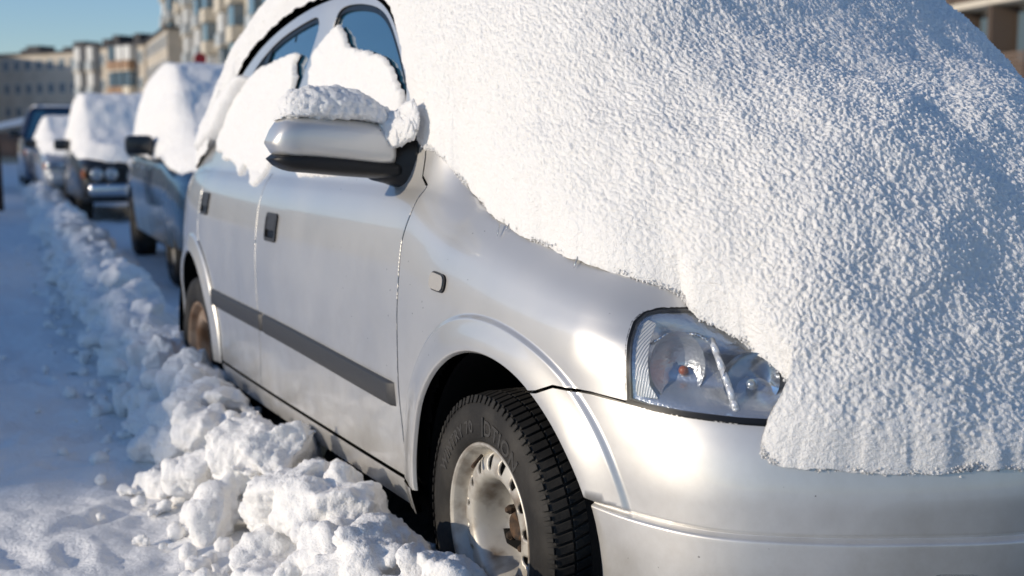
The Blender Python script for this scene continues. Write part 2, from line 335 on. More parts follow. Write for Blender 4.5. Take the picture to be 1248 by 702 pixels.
def panel(name, outline, holes=(), m=None, parent=None, gap=.0034, step=.016, extra=None, depth=.016, off=0., edgeoff=0.):
    outline = resample(inset(outline, gap), .010); holes = [resample(inset(h, -gap), .010) for h in holes]
    vv, ff, loops = cdt(outline, holes, step, extra)
    u, v = vv[:, 0], vv[:, 1]; P = S(u, v); N = Snorm(u, v); P = P+N*off
    V = list(P); NN = list(N); Fc = []; dark = []
    a = P[ff[:, 1]]-P[ff[:, 0]]; b = P[ff[:, 2]]-P[ff[:, 0]]; fl = (np.cross(a, b)*N[ff[:, 0]]).sum(1) < 0
    for f, r in zip(ff, fl): Fc.append(tuple(f[::-1]) if r else tuple(f))
    for lp in loops:      # rolled edge, then a wall going inwards
        L = np.array(lp); p = P[L]; n = N[L]; t = np.roll(p, -1, 0)-np.roll(p, 1, 0); o = np.cross(t, n); o /= np.linalg.norm(o, axis=1)[:, None]+1e-9
        q = np.array([vv[L]]).squeeze(); test = inside(q+1e-3*0, outline)
        # outward in-surface direction: away from the face interior
        base = len(V); k = len(L); bend = n*.55+o*.0
        rings = [(p, n), (p-n*.0015, n*.6), (p-n*depth, None)]
        cidx = {i: [] for i in lp}
        for (rp, rn) in rings:
            for w in range(k): V.append(rp[w]); NN.append(n[w] if rn is None else rn[w]/np.linalg.norm(rn[w]))
        for w in range(k):
            w2 = (w+1) % k
            for s in range(2):
                Fc.append((base+s*k+w, base+s*k+w2, base+(s+1)*k+w2, base+(s+1)*k+w))
                if s == 1: dark.append(len(Fc)-1)
    o = mesh_obj(name, V, Fc, [m or M['silver'], M['seal_gap_shade']], parent, True, NN)
    if (m or M['silver']) == M['silver']:
        for i in dark: o.data.polygons[i].material_index = 1  # gap walls coloured black in place of silver, standing in for shade
    return o
def circ(c, r, a0, a1, n=40): return [(c[0]+r*math.cos(rad(a)), c[1]+r*math.sin(rad(a))) for a in np.linspace(a0, a1, n)]
car = empty('parked_car', (0, 0, 0)); tag(car, 'silver hatchback in the foreground buried under thick snow', 'car')
AF = (ARC[0][0], ARC[0][1]); AR = (ARC[1][0], ARC[1][1]); RI = .372
SILL = .305
dgap = UV([(512, 238), (500, 262), (490, 292), (485, 350), (484, 420), (488, 500)]); dgap.append((uv(496, 575)[0], SILL))
bx_ = uv(318, 240)[0]; bgap = [(bx_+.02, 1.02), (bx_, .96), (uv(315, 390)[0], .54), (uv(316, 440)[0]+.0, SILL)]
rx = uv(243, 250)[0]; rgap = [(rx+.02, 1.02), (rx, .95), (rx, .80)]
# lower rear corner of the rear door follows the arch flare
RA = [(AR[0]+.452*math.cos(rad(a)), AR[1]+.452*math.sin(rad(a))) for a in np.linspace(108, 183, 16)]
rgap2 = [(rx, .80), (RA[0][0], RA[0][1]+.01)]+[q for q in RA if q[1] > SILL]; rgap2.append((rgap2[-1][0], SILL))
# body-side panels ---------------------------------------------------------
WL = 1.035   # waist line (bottom of the window openings)
WD = WL+.0027; WF = WL-.0027
topdoor = lambda a, b, n=12: [(a+(b-a)*t, WL) for t in np.linspace(0, 1, n)]
fdoor = dgap[::1]+[(bgap[-1][0], SILL)]+bgap[::-1][1:]; fdoor = [(dgap[0][0], WD)]+fdoor[0:]; fdoor[-1] = (bgap[0][0], WD)
front_door = panel('front_door', fdoor, parent=car)
rdoor = bgap[:]; rdoor[0] = (bgap[0][0], WD); rdoor = rdoor+rgap2[::-1]+[(rx, .95), (rx+.02, WD)]
rear_door = panel('rear_door', rdoor, parent=car)
seam = UV([(648, 484), (664, 476), (680, 470), (720, 479), (766, 491)])
HL = UV([(766, 488), (765, 450), (767, 415), (774, 392), (786, 381), (804, 377), (835, 376)])
HLb = UV([(790, 496), (830, 504), (900, 513), (962, 517)])
# fender: from door gap to lamp
ang = lambda p, c: math.degrees(math.atan2(p[1]-c[1], p[0]-c[0]))
a_seam = ang(seam[0], AF)
sseam = [(AF[0]+RI*math.cos(rad(a_seam)), AF[1]+RI*math.sin(rad(a_seam)))]+seam[1:]
arcF = circ(AF, RI, a_seam, 0+ -3, 60)
endF = (arcF[-1][0], SILL)
hl_top = HL[-1]
NB0 = UV([(515, 215), (518, 195), (519.5, 178), (519.5, 160)])
fender = [(dgap[0][0]+.0, WL+.0)]+dgap+[(arcF[-1][0]+.002, SILL-.012)]+arcF[::-1]+sseam[1:]+HL[1:]+[(hl_top[0]-.02, hl_top[1]+.005), (hl_top[0]+.0, 1.12), (-.2, 1.2), (.1, 1.24), (NB0[3][0]-.05, NB0[3][1]+.03)]+NB0[::-1]
ring = lambda c, r, n=90: np.array([(c[0]+rr*math.cos(t), c[1]+rr*math.sin(t)) for rr in r for t in np.linspace(-.25, math.pi+.25, n)])
exF = ring(AF, [.374, .379, .385, .452, .4555, .459, .4625, .466, .4695, .473, .4765, .480], 330); exR = ring(AR, [.374, .379, .385, .432, .4355, .439, .4425, .446, .4495, .453, .457], 330)
fen = panel('front_fender', fender, parent=car, extra=exF, step=.013)
# rear quarter
arcR = circ(AR, RI, 183, -3, 60)
RB = [q for q in RA if q[1] > SILL]
quart = [(rx+.02, WD), (rx, .95), (rx, .80), (RA[0][0], RA[0][1]+.01)]+RB+[(RB[-1][0]+.003, SILL-.012)]+arcR+[(arcR[-1][0], .27), (UMAX-.35, .27), (UMAX-.35, WD)]
panel('rear_quarter', quart, parent=car, extra=exR)
# bumper (upper skin with the flare, crease and lower lip)
arcB = circ(AF, RI, a_seam, 183, 40)
ucr = np.linspace(-1.42, -.33, 330); exC = np.concatenate([np.stack([ucr, CREASE(ucr)+t], 1) for t in (-.009, -.006, -.003, 0, .003, .006, .010)])
bump = sseam[:]+[HLb[0]]+HLb[1:]+[(HLb[-1][0]-.2, HLb[-1][1]+.005), (UMIN+.10, HLb[-1][1]+.0), (UMIN+.10, .20), (arcB[-1][0]-.01, .20)]+arcB[::-1][:-1]
bumper = panel('bumper', bump, parent=car, extra=np.concatenate([exF, exC]), step=.013)
# sill strip
sill_o = [(arcF[-1][0]+.012, SILL-.001), (RB[-1][0]-.004, SILL-.001), (RB[-1][0]-.0, .232), (arcF[-1][0]+.012, .232)]
panel('sill', sill_o, parent=car, off=.004)
# hood skin and cowl under the snow, roof, window frame
frame_pts = []
def ang_top(px): return px
FR = UV([(505, 175), (503, 130), (497, 88), (489, 52), (479, 20), (463, -2), (438, -10), (398, 0), (360, 21), (325, 50), (302, 80), (283, 112), (262, 150)])
FW = UV([(497, 112), (492, 88), (485, 58), (475, 26), (462, 10), (440, 5), (420, 8), (410, 18)])
bwin = uv(395, 75)
FWp = [(FW[0][0]-.01, WL+.03)]+FW+[(bwin[0]-.005, bwin[1]), (bgap[0][0]-.045, WL+.03)]
RW = UV([(393, 18), (370, 29), (340, 49), (318, 74), (304, 97)])
RWp = [(bgap[0][0]+.035, WL+.03), (uv(378, 70)[0], uv(378, 70)[1])]+RW+[(RW[-1][0]+.28, WL+.04)]
NB = UV([(515, 215), (518, 195), (519.5, 178), (519.5, 160)])
def chaikin(P, n=2, closed=True):
    P = [np.array(p, float) for p in P]
    for _ in range(n):
        o = [] if closed else [P[0]]
        for i in range(len(P) if closed else len(P)-1):
            a, b = P[i], P[(i+1) % len(P)]; o += [a*.75+b*.25, a*.25+b*.75]
        P = o if closed else o+[P[-1]]
    return [tuple(p) for p in P]
FWp = chaikin(FWp); RWp = chaikin(RWp); FR = [FR[0]]+chaikin(FR[1:], 2, False)
frame = [(dgap[0][0], WF)]+NB+FR[1:]+[(FR[-1][0]+.25, WF)]
panel('window_frame', frame, [FWp, RWp], parent=car, depth=.02)
for nm, wp in (('front_window', FWp), ('rear_window', RWp)):
    w = panel(nm, inset(wp, .012), m=M['glass'], parent=car, gap=0, depth=.004, off=-.012, step=.03)
    sl = panel('window_seal', inset(wp, -.001), [inset(wp, .014)], m=M['seal_gap_shade'], parent=w, gap=0, depth=.02, off=-.006, step=.03)
# quarter-light divider in the rear door
dv = UV([(332, 58), (327, 62), (309, 110), (314, 110)])
panel('window_divider', dv, m=M['seal_gap_shade'], parent=car, gap=0, depth=.01, off=-.004)
# far side, roof and floor of the shell: plain skins that close the car
def mirror_grid(u0_, u1_, v0_, v1_, nu, nv, off=0., mir=True):
    U, Vv = np.meshgrid(np.linspace(u0_, u1_, nu), np.linspace(v0_, v1_, nv), indexing='ij'); P = S(U, Vv, False)+Snorm(U, Vv)*off
    if mir: P = P*np.array([-1, 1, 1])
    return P
def arch_mask_grid(name, mir, off, m):
    us = np.linspace(UMIN+.1, UMAX, 300); vs = np.linspace(.2, 1.66, 90); U, Vv = np.meshgrid(us, vs, indexing='ij')
    P = (S(U, Vv, False)+Snorm(U, Vv)*off)*(np.array([-1, 1, 1]) if mir else 1)
    Fc = []
    for i in range(299):
        for j in range(89):
            uc, vc = us[i], vs[j]
            if any(math.hypot(uc-c[0], vc-c[1]) < RI+(.0 if mir else .03) for c in (AF, AR)): continue
            if uc < 1.0 and vc > 1.0: continue
            if not mir and uc < -.35 and .6 < vc < .98: continue
            Fc.append((i*90+j, (i+1)*90+j, (i+1)*90+j+1, i*90+j+1))
    return mesh_obj(name, P.reshape(-1, 3), Fc, m, car)
arch_mask_grid('body_far_side', True, 0, M['silver'])
arch_mask_grid('inner_shell', False, -.035, M['void'])  # black shell behind the panels, its colour supplies the darkness in the gaps
rf = S(np.linspace(1.3, 2.75, 30), np.full(30, 1.64), False); a = np.linspace(-1, 1, 15)
G = np.stack([np.stack([p[0]*-a, np.full(15, p[1]), p[2]+.05*(1-a*a)-.0], -1) for p in rf]); grid_obj('roof', G, M['silver'], car)
hd = np.array([(y, w, z) for y, w, z in [(-.74, .3, .62), (-.62, .45, .74), (-.42, .6, .84), (-.2, .66, .91), (.2, .66, .98), (.45, .65, 1.03)]])
G = np.stack([np.stack([w*a, np.full(15, y)+.08*(a*a)*(y < -.4), z+.03*(1-a*a)-.01], -1) for y, w, z in hd]); grid_obj('bonnet', G, M['silver'], car)
G = np.stack([np.stack([w*a, np.full(15, y), z+.03*(1-a*a)], -1) for y, w, z in [(.42, .66, 1.04), (1.3, .52, 1.62)]]); grid_obj('windscreen', G, M['glass'], car)
G = np.stack([np.stack([w*a, np.full(15, y), z+.03*(1-a*a)], -1) for y, w, z in [(2.7, .5, 1.64), (3.3, .55, 1.05)]]); grid_obj('tailgate_window', G, M['glass'], car)
MB().box((0, 1.3, .24), (1.45, 3.9, .03)).build('underbody', M['void'], car)
# wheel wells
for (yc, zc) in (AF, AR):
    for sx in (-1, 1):
        th = np.linspace(rad(-25), rad(205), 40); xs = np.array([.80, .52]); G = np.stack([np.stack([np.full(2, sx)*xs, np.full(2, yc+.385*math.cos(t)), np.full(2, zc+.385*math.sin(t))], -1) for t in th])
        w = grid_obj('wheel_well', G, M['void'], car)
        MB().cyl((sx*.5, yc, zc), (sx*.515, yc, zc), .39, n=32).build('splash_wall', M['void'], w)
# ---- side moulding
def strip(u_a, u_b, vf, h, off, name='side_moulding'):
    n = 60; us = np.linspace(u_a, u_b, n); prof = [(-h/2, -.004), (-h/2+.001, off*.7), (-h/2+.006, off), (h/2-.006, off), (h/2-.001, off*.7), (h/2, -.004)]
    endt = lambda t: sm(t, 0, .008/(abs(u_b-u_a)))*sm(1-t, 0, .008/abs(u_b-u_a))
    G = np.stack([S(us, vf(us)+a)+Snorm(us, vf(us)+a)*((b*np.maximum(endt(np.linspace(0, 1, n)), .0))[:, None]-.001) for a, b in prof], 1)
    return grid_obj(name, G, M['greyplastic'], car)
mf = uv(482, 481); m1 = uv(322, 393.5); m2 = uv(309, 389); mr = uv(261, 362)
vmf = spline([mf[0], m1[0], mr[0]], [mf[1], m1[1], mr[1]])
strip(mf[0], m1[0]-.003, vmf, .062, .014); strip(m1[0]+.008, mr[0]+.02, vmf, .062, .014)
# ---- door handles
def handle(px, py, w, h):
    u, v = uv(px, py); rr = lambda ww, hh, r, n=8: [(u+sx*(ww/2-r)+r*math.cos(t), v+sy*(hh/2-r)+r*math.sin(t)) for sx, sy, t0 in ((1, 1, 0), (-1, 1, 90), (-1, -1, 180), (1, -1, 270)) for t in [rad(t0+90*k/n) for k in range(n+1)]]
    o = panel('door_handle', rr(w, h, .018), [rr(w-.022, h-.024, .012)], m=M['greyplastic'], parent=car, gap=0, depth=.01, off=.006, step=.01)
    panel('handle_recess', rr(w-.018, h-.02, .012), m=M['seal_gap_shade'], parent=o, gap=0, depth=.002, off=.001, step=.02)
    c = v+h*.12; fl = [(u-(w-.034)/2, c-.02), (u+(w-.034)/2, c-.02), (u+(w-.034)/2, c+.032), (u-(w-.034)/2, c+.032)]
    panel('handle_flap', fl, m=M['greyplastic'], parent=o, gap=0, depth=.004, off=.005, step=.01)
handle(331, 277, .125, .092); handle(250.5, 248, .125, .086)
# ---- side repeater
u_, v_ = uv(534.5, 344); rr = lambda ww, hh, r, n=8: [(u_+sx*(ww/2-r)+r*math.cos(t), v_+sy*(hh/2-r)+r*math.sin(t)) for sx, sy, t0 in ((1, 1, 0), (-1, 1, 90), (-1, -1, 180), (1, -1, 270)) for t in [rad(t0+90*k/n) for k in range(n+1)]]
rp = panel('side_indicator', rr(.068, .040, .016), m=M['clearplastic'], parent=car, gap=0, depth=.012, off=.009, step=.01)
panel('indicator_base', rr(.076, .048, .019), [rr(.066, .038, .015)], m=M['greyplastic'], parent=rp, gap=0, depth=.01, off=.005, step=.01)
# ---- headlamp
HLin = UV([(1010, 470), (1000, 430), (940, 395), (880, 378)])
hlp = [HL[0]]+[HL[0]]+HL[1:]; hlp = HL[:]+HLin[::-1]+HLb[::-1]
hl_obj = panel('headlamp', hlp, m=M['lens'], parent=car, gap=.004, depth=.0, off=.003, step=.012); hl_obj['label'] = 'clear headlamp half hidden by the snow'
panel('lamp_seal', [tuple(p) for p in inset(hlp, -.006)], [[tuple(p) for p in inset(hlp, .006)]], m=M['seal_gap_shade'], parent=hl_obj, gap=0, depth=.006, off=.0, step=.02)
# thick black lower lip of the lamp
lip = UV([(766, 487), (790, 494), (830, 501.5), (900, 510), (963, 513)]); lip2 = UV([(963, 519), (900, 516.5), (830, 507), (790, 498), (766, 491)])
panel('lamp_lip', lip+lip2, m=M['seal_gap_shade'], parent=hl_obj, gap=0, depth=.02, off=.008, step=.02)
def on_shell(px, py, off): u, v = uv(px, py); return S(u, v, False)+Snorm(np.array(u), np.array(v))*off
# housing: bowl behind the lens
hp = resample(inset(hlp, .002), .012); vv, ff, loops = cdt(hp, [], .010); P = S(vv[:, 0], vv[:, 1], False); N = Snorm(vv[:, 0], vv[:, 1]); dd = dist_poly(vv, hp)
P = P-N*(.006+.040*sm(dd, 0, .075))[:, None]
mesh_obj('lamp_housing', P, ff, M['chromer'], hl_obj)
# reflector bowls
def bowl(px, py, r, off, dep, m, name, sx=1.):
    c = on_shell(px, py, off); ax = np.array([-.45, -.88, 0.1]); ax /= np.linalg.norm(ax); e1 = np.cross(ax, [0, 0, 1.]); e1 /= np.linalg.norm(e1); e2 = np.cross(e1, ax)
    G = []
    for t in np.linspace(0, 2*math.pi, 40, endpoint=False):
        G.append([c+e1*math.cos(t)*r*sx*q+e2*math.sin(t)*r*q-ax*dep*(1-q*q) for q in (1, .93, .85, .7, .5, .3, .1)])
    return grid_obj(name, np.array(G), m, hl_obj, closed_u=True), c, ax, e1, e2
b1, c1, ax1, _, _ = bowl(824, 442, .064, -.016, .034, M['chromer'], 'indicator_reflector', .8)
def sph(c, r, m, name, parent, sc=(1, 1, 1)): return MB().sphere(tuple(c), r, sc).build(name, m, parent, True)
cb = on_shell(829, 441, -.04); sph(cb, .009, M['amber'], 'bulb', b1)

b2, c2, ax2, _, _ = bowl(915, 458, .052, -.022, .034, M['chrome'], 'main_reflector')
sph(on_shell(915, 458, -.04), .011, M['headglass'], 'bulb', b2)
bar = [on_shell(*p, -.014) for p in [(868, 408), (874, 425), (880, 445), (887, 468), (893, 488), (896, 497)]]
mb = MB()
for a, b in zip(bar[:-1], bar[1:]): mb.cyl(a, b, .0065, n=12); mb.sphere(tuple(b), .0065, n=8)
mb.build('lamp_divider', M['clearbar'], hl_obj, True)
# ribbed clear strip down the outer side of the lamp
st_ = UV([(771, 482), (770, 450), (772, 416), (779, 396), (790, 387), (800, 391), (793, 410), (788, 440), (790, 470), (800, 486)])
panel('lamp_side_strip', st_, m=M['ribbed'], parent=hl_obj, gap=0, depth=.002, off=-.008, step=.01)
# arc ribs in the lamp
for pts in ([(795, 410), (815, 399), (850, 399), (868, 408)],):
    mb = MB(); pp = [on_shell(*p, -.02) for p in resample(pts, 8, False)]
    for a, b in zip(pp[:-1], pp[1:]): mb.cyl(a, b, .003, n=8)
    mb.build('lamp_rib', M['chrome'], hl_obj, True)
# tow-eye cover on the bumper
tc = UV([(1135, 702), (1137, 698.5), (1142, 697), (1182, 697), (1187, 699), (1189, 703), (1189, 712), (1135, 712)])
panel('tow_eye_cover', tc, m=M['silver'], parent=car, gap=.001, depth=.006, off=.004, step=.01)
# ---- door mirror
mir = empty('door_mirror', (0, 0, 0)); mir.parent = car
yM = .62
def mpt(px, py, y): return hit_plane(px, py, y, 1)
A1 = mpt(325, 200, yM); A2 = mpt(468, 205, yM)     # outer / inner ends of the shell
def loft(secs, m, name, parent, closed=True, flip=False, caps=True):
    G = np.array(secs); o = grid_obj(name, np.swapaxes(G, 0, 1), m, parent, closed_u=True)
    if caps:
        bm = bmesh.new(); bm.from_mesh(o.data); bmesh.ops.holes_fill(bm, edges=[e for e in bm.edges if e.is_boundary]); bmesh.ops.recalc_face_normals(bm, faces=bm.faces[:]); bm.to_mesh(o.data); bm.free()
    return o
def mirror_shell(zfun_top, zfun_bot, x0, x1, dep, yc, m, name, parent, pinch0=.02, n=26):
    secs = []
    for t in np.linspace(0, 1, n):
        x = x0+(x1-x0)*t; k = (1-(1-min(t/.22, 1))**2.6)**.5 if t < .22 else 1.; k = max(k, .12); k2 = 1-.06*sm(t, .9, 1)
        zt, zb = zfun_top(t), zfun_bot(t); zc = (zt+zb)/2; hh = (zt-zb)/2*k*k2; sec = []
        for a in np.linspace(0, 2*math.pi, 36, endpoint=False):
            ca, sa = math.cos(a), math.sin(a); ex = lambda c, p: math.copysign(abs(c)**p, c)
            dd = dep*(.55+.45*k)*(1. if ca < 0 else .35)
            sec.append((x, yc+ex(ca, .75)*dd, zc+ex(sa, .62)*hh))
        secs.append(sec)
    return loft(secs, m, name, parent)
x0, x1 = A1[0], A2[0]
zt = spline([0, .12, .35, .7, .9, 1], [mpt(335, 150, yM)[2]-.006, mpt(345, 142, yM)[2], mpt(370, 141, yM)[2], mpt(430, 145, yM)[2], mpt(455, 150, yM)[2], mpt(468, 160, yM)[2]])
zb = spline([0, .3, .6, .9, 1], [mpt(326, 193, yM)[2], mpt(370, 195, yM)[2], mpt(410, 199, yM)[2], mpt(452, 203, yM)[2], mpt(460, 203, yM)[2]])
zb2 = spline([0, .15, .3, .6, 1], [mpt(326, 204, yM)[2], mpt(345, 209, yM)[2], mpt(370, 211, yM)[2], mpt(410, 215, yM)[2], mpt(468, 219, yM)[2]])
mirror_shell(zt, lambda t: zb(t)-.004, x0, x1, .085, yM, M['silver'], 'mirror_shell', mir)
mirror_shell(lambda t: zb(t)+.02, zb2, x0+.004, x1+.02, .080, yM+.004, M['blackplastic'], 'mirror_base', mir)
# arm that flares onto the door corner
secs = []
arm = [(455, 192, 220, .055, yM), (470, 178, 224, .055, yM-.0), (483, 172, 229, .05, yM-.03), (495, 168, 232, .045, yM-.1), (504, 165, 234, .035, yM-.17), (506, 162, 236, .03, yM-.19)]
ysf = float(S(*uv(505, 200))[1]); arm = [(a_[0], a_[1], a_[2], a_[3]*(1-.3*t_), yM+(ysf+.01-yM)*t_**1.3) for a_, t_ in zip(arm, (0, .25, .5, .75, .93, 1.))]
for px, pt, pb, dp, yy in arm:
    a = mpt(px, pt, yy); b = mpt(px, pb, yy); zc = (a[2]+b[2])/2; hh = (a[2]-b[2])/2
    secs.append([(a[0], yy+math.copysign(abs(math.cos(t))**.8, math.cos(t))*dp, zc+math.copysign(abs(math.sin(t))**.7, math.sin(t))*hh) for t in np.linspace(0, 2*math.pi, 28, endpoint=False)])
loft(secs, M['blackplastic'], 'mirror_arm', mir)
# ---- wheels
def wheel(yc, side=-1, rust=False, detail=True, parent=car, R=.287, xo=.80, name='wheel'):
    w = empty(name, (side*xo, yc, R+.0)); w.parent = parent; R = R+.02
    def lathe(prof, m, nm, n=120, par=w):
        G = np.array([[(side*a, r*math.cos(t), r*math.sin(t)) for a, r in prof] for t in np.linspace(0, 2*math.pi, n, endpoint=False)])
        return grid_obj(nm, G, m, par, closed_u=True)
    Rr = .190
    ty = lathe([(-.012, Rr-.003), (.002, Rr+.002), (.012, Rr+.012), (.018, Rr+.028), (.020, Rr+.045), (.0205, Rr+.0462), (.018, Rr+.066), (.0185, Rr+.068), (.010, R-.016), (.0, R-.009), (-.012, R-.008), (-.09, R-.006), (-.168, R-.008), (-.18, R-.014), (-.19, R-.04), (-.18, Rr)], M['tyre'], 'tyre', 160)
    if detail:
        bm = bmesh.new(); nb = 86
        for row, (xa, xb, ph, skew) in enumerate([(.004, -.034, 0, .25), (-.040, -.076, .5, .35), (-.082, -.098, 0., .0), (-.104, -.140, .5, -.35), (-.146, -.182, 0, -.25)]):
            for k in range(nb):
                t0 = (k+ph)/nb*2*math.pi; wd = .76/nb*2*math.pi; vs = []
                for (x, q, rr_) in [(xa, 0, R-.012), (xb, 0, R-.012), (xb, 1, R-.012), (xa, 1, R-.012), (xa, 0, R), (xb, 0, R+.0015), (xb, 1, R+.0015), (xa, 1, R)]:
                    xx = x; drop = 0
                    if row == 0 and x == xa: rr_ -= .006
                    t = t0+(q-.5)*wd+(skew*(x-(xa+xb)/2)*3.0); vs.append(bm.verts.new((side*xx, rr_*math.cos(t), rr_*math.sin(t))))
                for f in ((0, 1, 2, 3), (4, 7, 6, 5), (0, 4, 5, 1), (1, 5, 6, 2), (2, 6, 7, 3), (3, 7, 4, 0)): bm.faces.new([vs[i] for i in f])
                if row == 0:   # shoulder lug running down the sidewall
                    vs = []
                    for (x, r_, th_) in [(.0065, R-.007, 0), (.0135, R-.021, 0), (.0165, R-.022, 0), (.0095, R-.004, 0)]:
                        for q in (0, 1): t = t0+(q-.5)*wd*(.9 if k % 2 else .55); vs.append(bm.verts.new((side*x, r_*math.cos(t), r_*math.sin(t))))
                    for f in ((0, 1, 3, 2), (2, 3, 5, 4), (4, 5, 7, 6), (6, 7, 1, 0), (0, 2, 4, 6), (1, 7, 5, 3)): bm.faces.new([vs[i] for i in f])
        bmesh.ops.bevel(bm, geom=bm.edges[:], offset=.0012, segments=1, affect='EDGES')
        me = bpy.data.meshes.new('tread'); bmesh.ops.recalc_face_normals(bm, faces=bm.faces[:]); bm.to_mesh(me); bm.free(); me.materials.append(M['tyre']); o = bpy.data.objects.new('tread', me); C.objects.link(o); o.parent = ty
        # raised lettering bent round the sidewall
        def letters(txt, a_start, size, sgn=-1):
            cu = bpy.data.curves.new('lettering', 'FONT'); cu.body = txt; cu.size = size; cu.extrude = .0012; cu.space_character = 1.15; cu.offset = .0009
            ob = bpy.data.objects.new('tmp', cu); C.objects.link(ob); bpy.context.view_layer.update(); me = bpy.data.meshes.new_from_object(ob.evaluated_get(bpy.context.evaluated_depsgraph_get())); bpy.data.objects.remove(ob)
            bm = bmesh.new(); bm.from_mesh(me); bmesh.ops.triangulate(bm, faces=bm.faces[:]); bmesh.ops.subdivide_edges(bm, edges=[e for e in bm.edges if e.calc_length() > .006], cuts=2)
            r0 = Rr+.030
            for v in bm.verts:
                r = r0+v.co.y; t = a_start-v.co.x/(r0+.015); xs = .0195+v.co.z
                v.co = Vector((side*xs, -r*math.cos(t)*1., r*math.sin(t)))
            bm.to_mesh(me); bm.free(); me.materials.clear(); me.materials.append(M['tyretext']); o = bpy.data.objects.new('lettering', me); C.objects.link(o); o.parent = ty
        letters('DTION', rad(92)-.05, .047); letters('WINTRY 70', rad(92)+1.13, .038)
        MB().box((side*.021, 0, Rr+.046), (.003, .005, .044)).build('sidewall_bar', M['tyretext'], ty)
    mr = M['rustrim'] if rust else M['rim']
    lathe([(.006, Rr-.004), (.010, Rr), (.012, Rr+.004), (.008, Rr+.007), (.000, Rr+.004)], mr, 'rim_lip')
    lathe([(.006, Rr-.004), (-.004, Rr-.010), (-.016, Rr-.013), (-.03, Rr-.024), (-.05, Rr-.03), (-.10, Rr-.034), (-.15, Rr-.03)], mr, 'rim_barrel')
    # disc with hand holes: outline in polar coordinates
    pr = spline([.02, .06, .085, .098, .106, .113, .120, .135, .155, .168, .177], [-.100, -.100, -.094, -.066, -.034, -.018, -.011, -.008, -.012, -.022, -.040])
    nh = 16 if detail else 12; outl = [( .177*math.cos(t), .177*math.sin(t)) for t in np.linspace(0, 2*math.pi, 120, endpoint=False)]; holes = []
    for k in range(nh):
        t = (k+.5)/nh*2*math.pi; c, s = math.cos(t), math.sin(t); hl = []
        for a_ in np.linspace(0, 2*math.pi, 16, endpoint=False):
            p = .149+.0175*math.copysign(abs(math.cos(a_))**.8, math.cos(a_)); q = .0115*math.copysign(abs(math.sin(a_))**.8, math.sin(a_))*(p/.149)**1.6; hl.append((p*c-q*s, p*s+q*c))
        holes.append(hl)
    inner = [(.03*math.cos(t), .03*math.sin(t)) for t in np.linspace(0, 2*math.pi, 30, endpoint=False)]
    vv, ff, loops = cdt(np.array(outl), [np.array(h) for h in holes]+[np.array(inner)], .006, None)
    r = np.hypot(vv[:, 0], vv[:, 1]); x = pr(r); V = [(side*a, b, c) for a, b, c in zip(x, vv[:, 0], vv[:, 1])]; Fc = [tuple(f) for f in ff]; nb = len(V); bk = 0
    for lp in loops:      # thickness inside the holes
        for i in lp: V.append((V[i][0]-side*.005, V[i][1]*.995, V[i][2]*.995))
        k = len(lp); 
        for i in range(k): Fc.append((lp[i], lp[(i+1) % k], nb+bk+(i+1) % k, nb+bk+i))
        bk += k
    o = mesh_obj('wheel_disc', V, Fc, mr, w)
    lathe([(-.07, .002), (-.065, .02), (-.060, .030), (-.070, .034), (-.1, .036)], M['rusty'], 'hub_cap', 40)
    for k in range(5):
        t = rad(90+72*k+14); y, z = .050*math.cos(t), .050*math.sin(t)
        MB().cyl((side*-.1, y, z), (side*-.066, y, z), .0115, n=6).cyl((side*-.066, y, z), (side*-.058, y, z), .010, .006, n=12).build('wheel_bolt', M['rusty'], w)
    MB().cyl((side*-.150, 0, 0), (side*-.145, 0, 0), .165, n=40).build('brake_disc', M['void'], w)
    if detail:
        t = rad(118); y, z = -.146*math.cos(rad(62))*-1, .146*math.sin(rad(62))
        MB().cyl((side*-.015, .078, .150), (side*.010, .062, .138), .0042, n=10).cyl((side*.010, .062, .138), (side*.018, .056, .133), .0050, n=10).build('tyre_valve', M['rusty'], w)
    return w
wheel(-.02); wheel(2.66, rust=True, detail=False); wheel(0, 1, detail=False); wheel(2.66, 1, rust=True, detail=False)
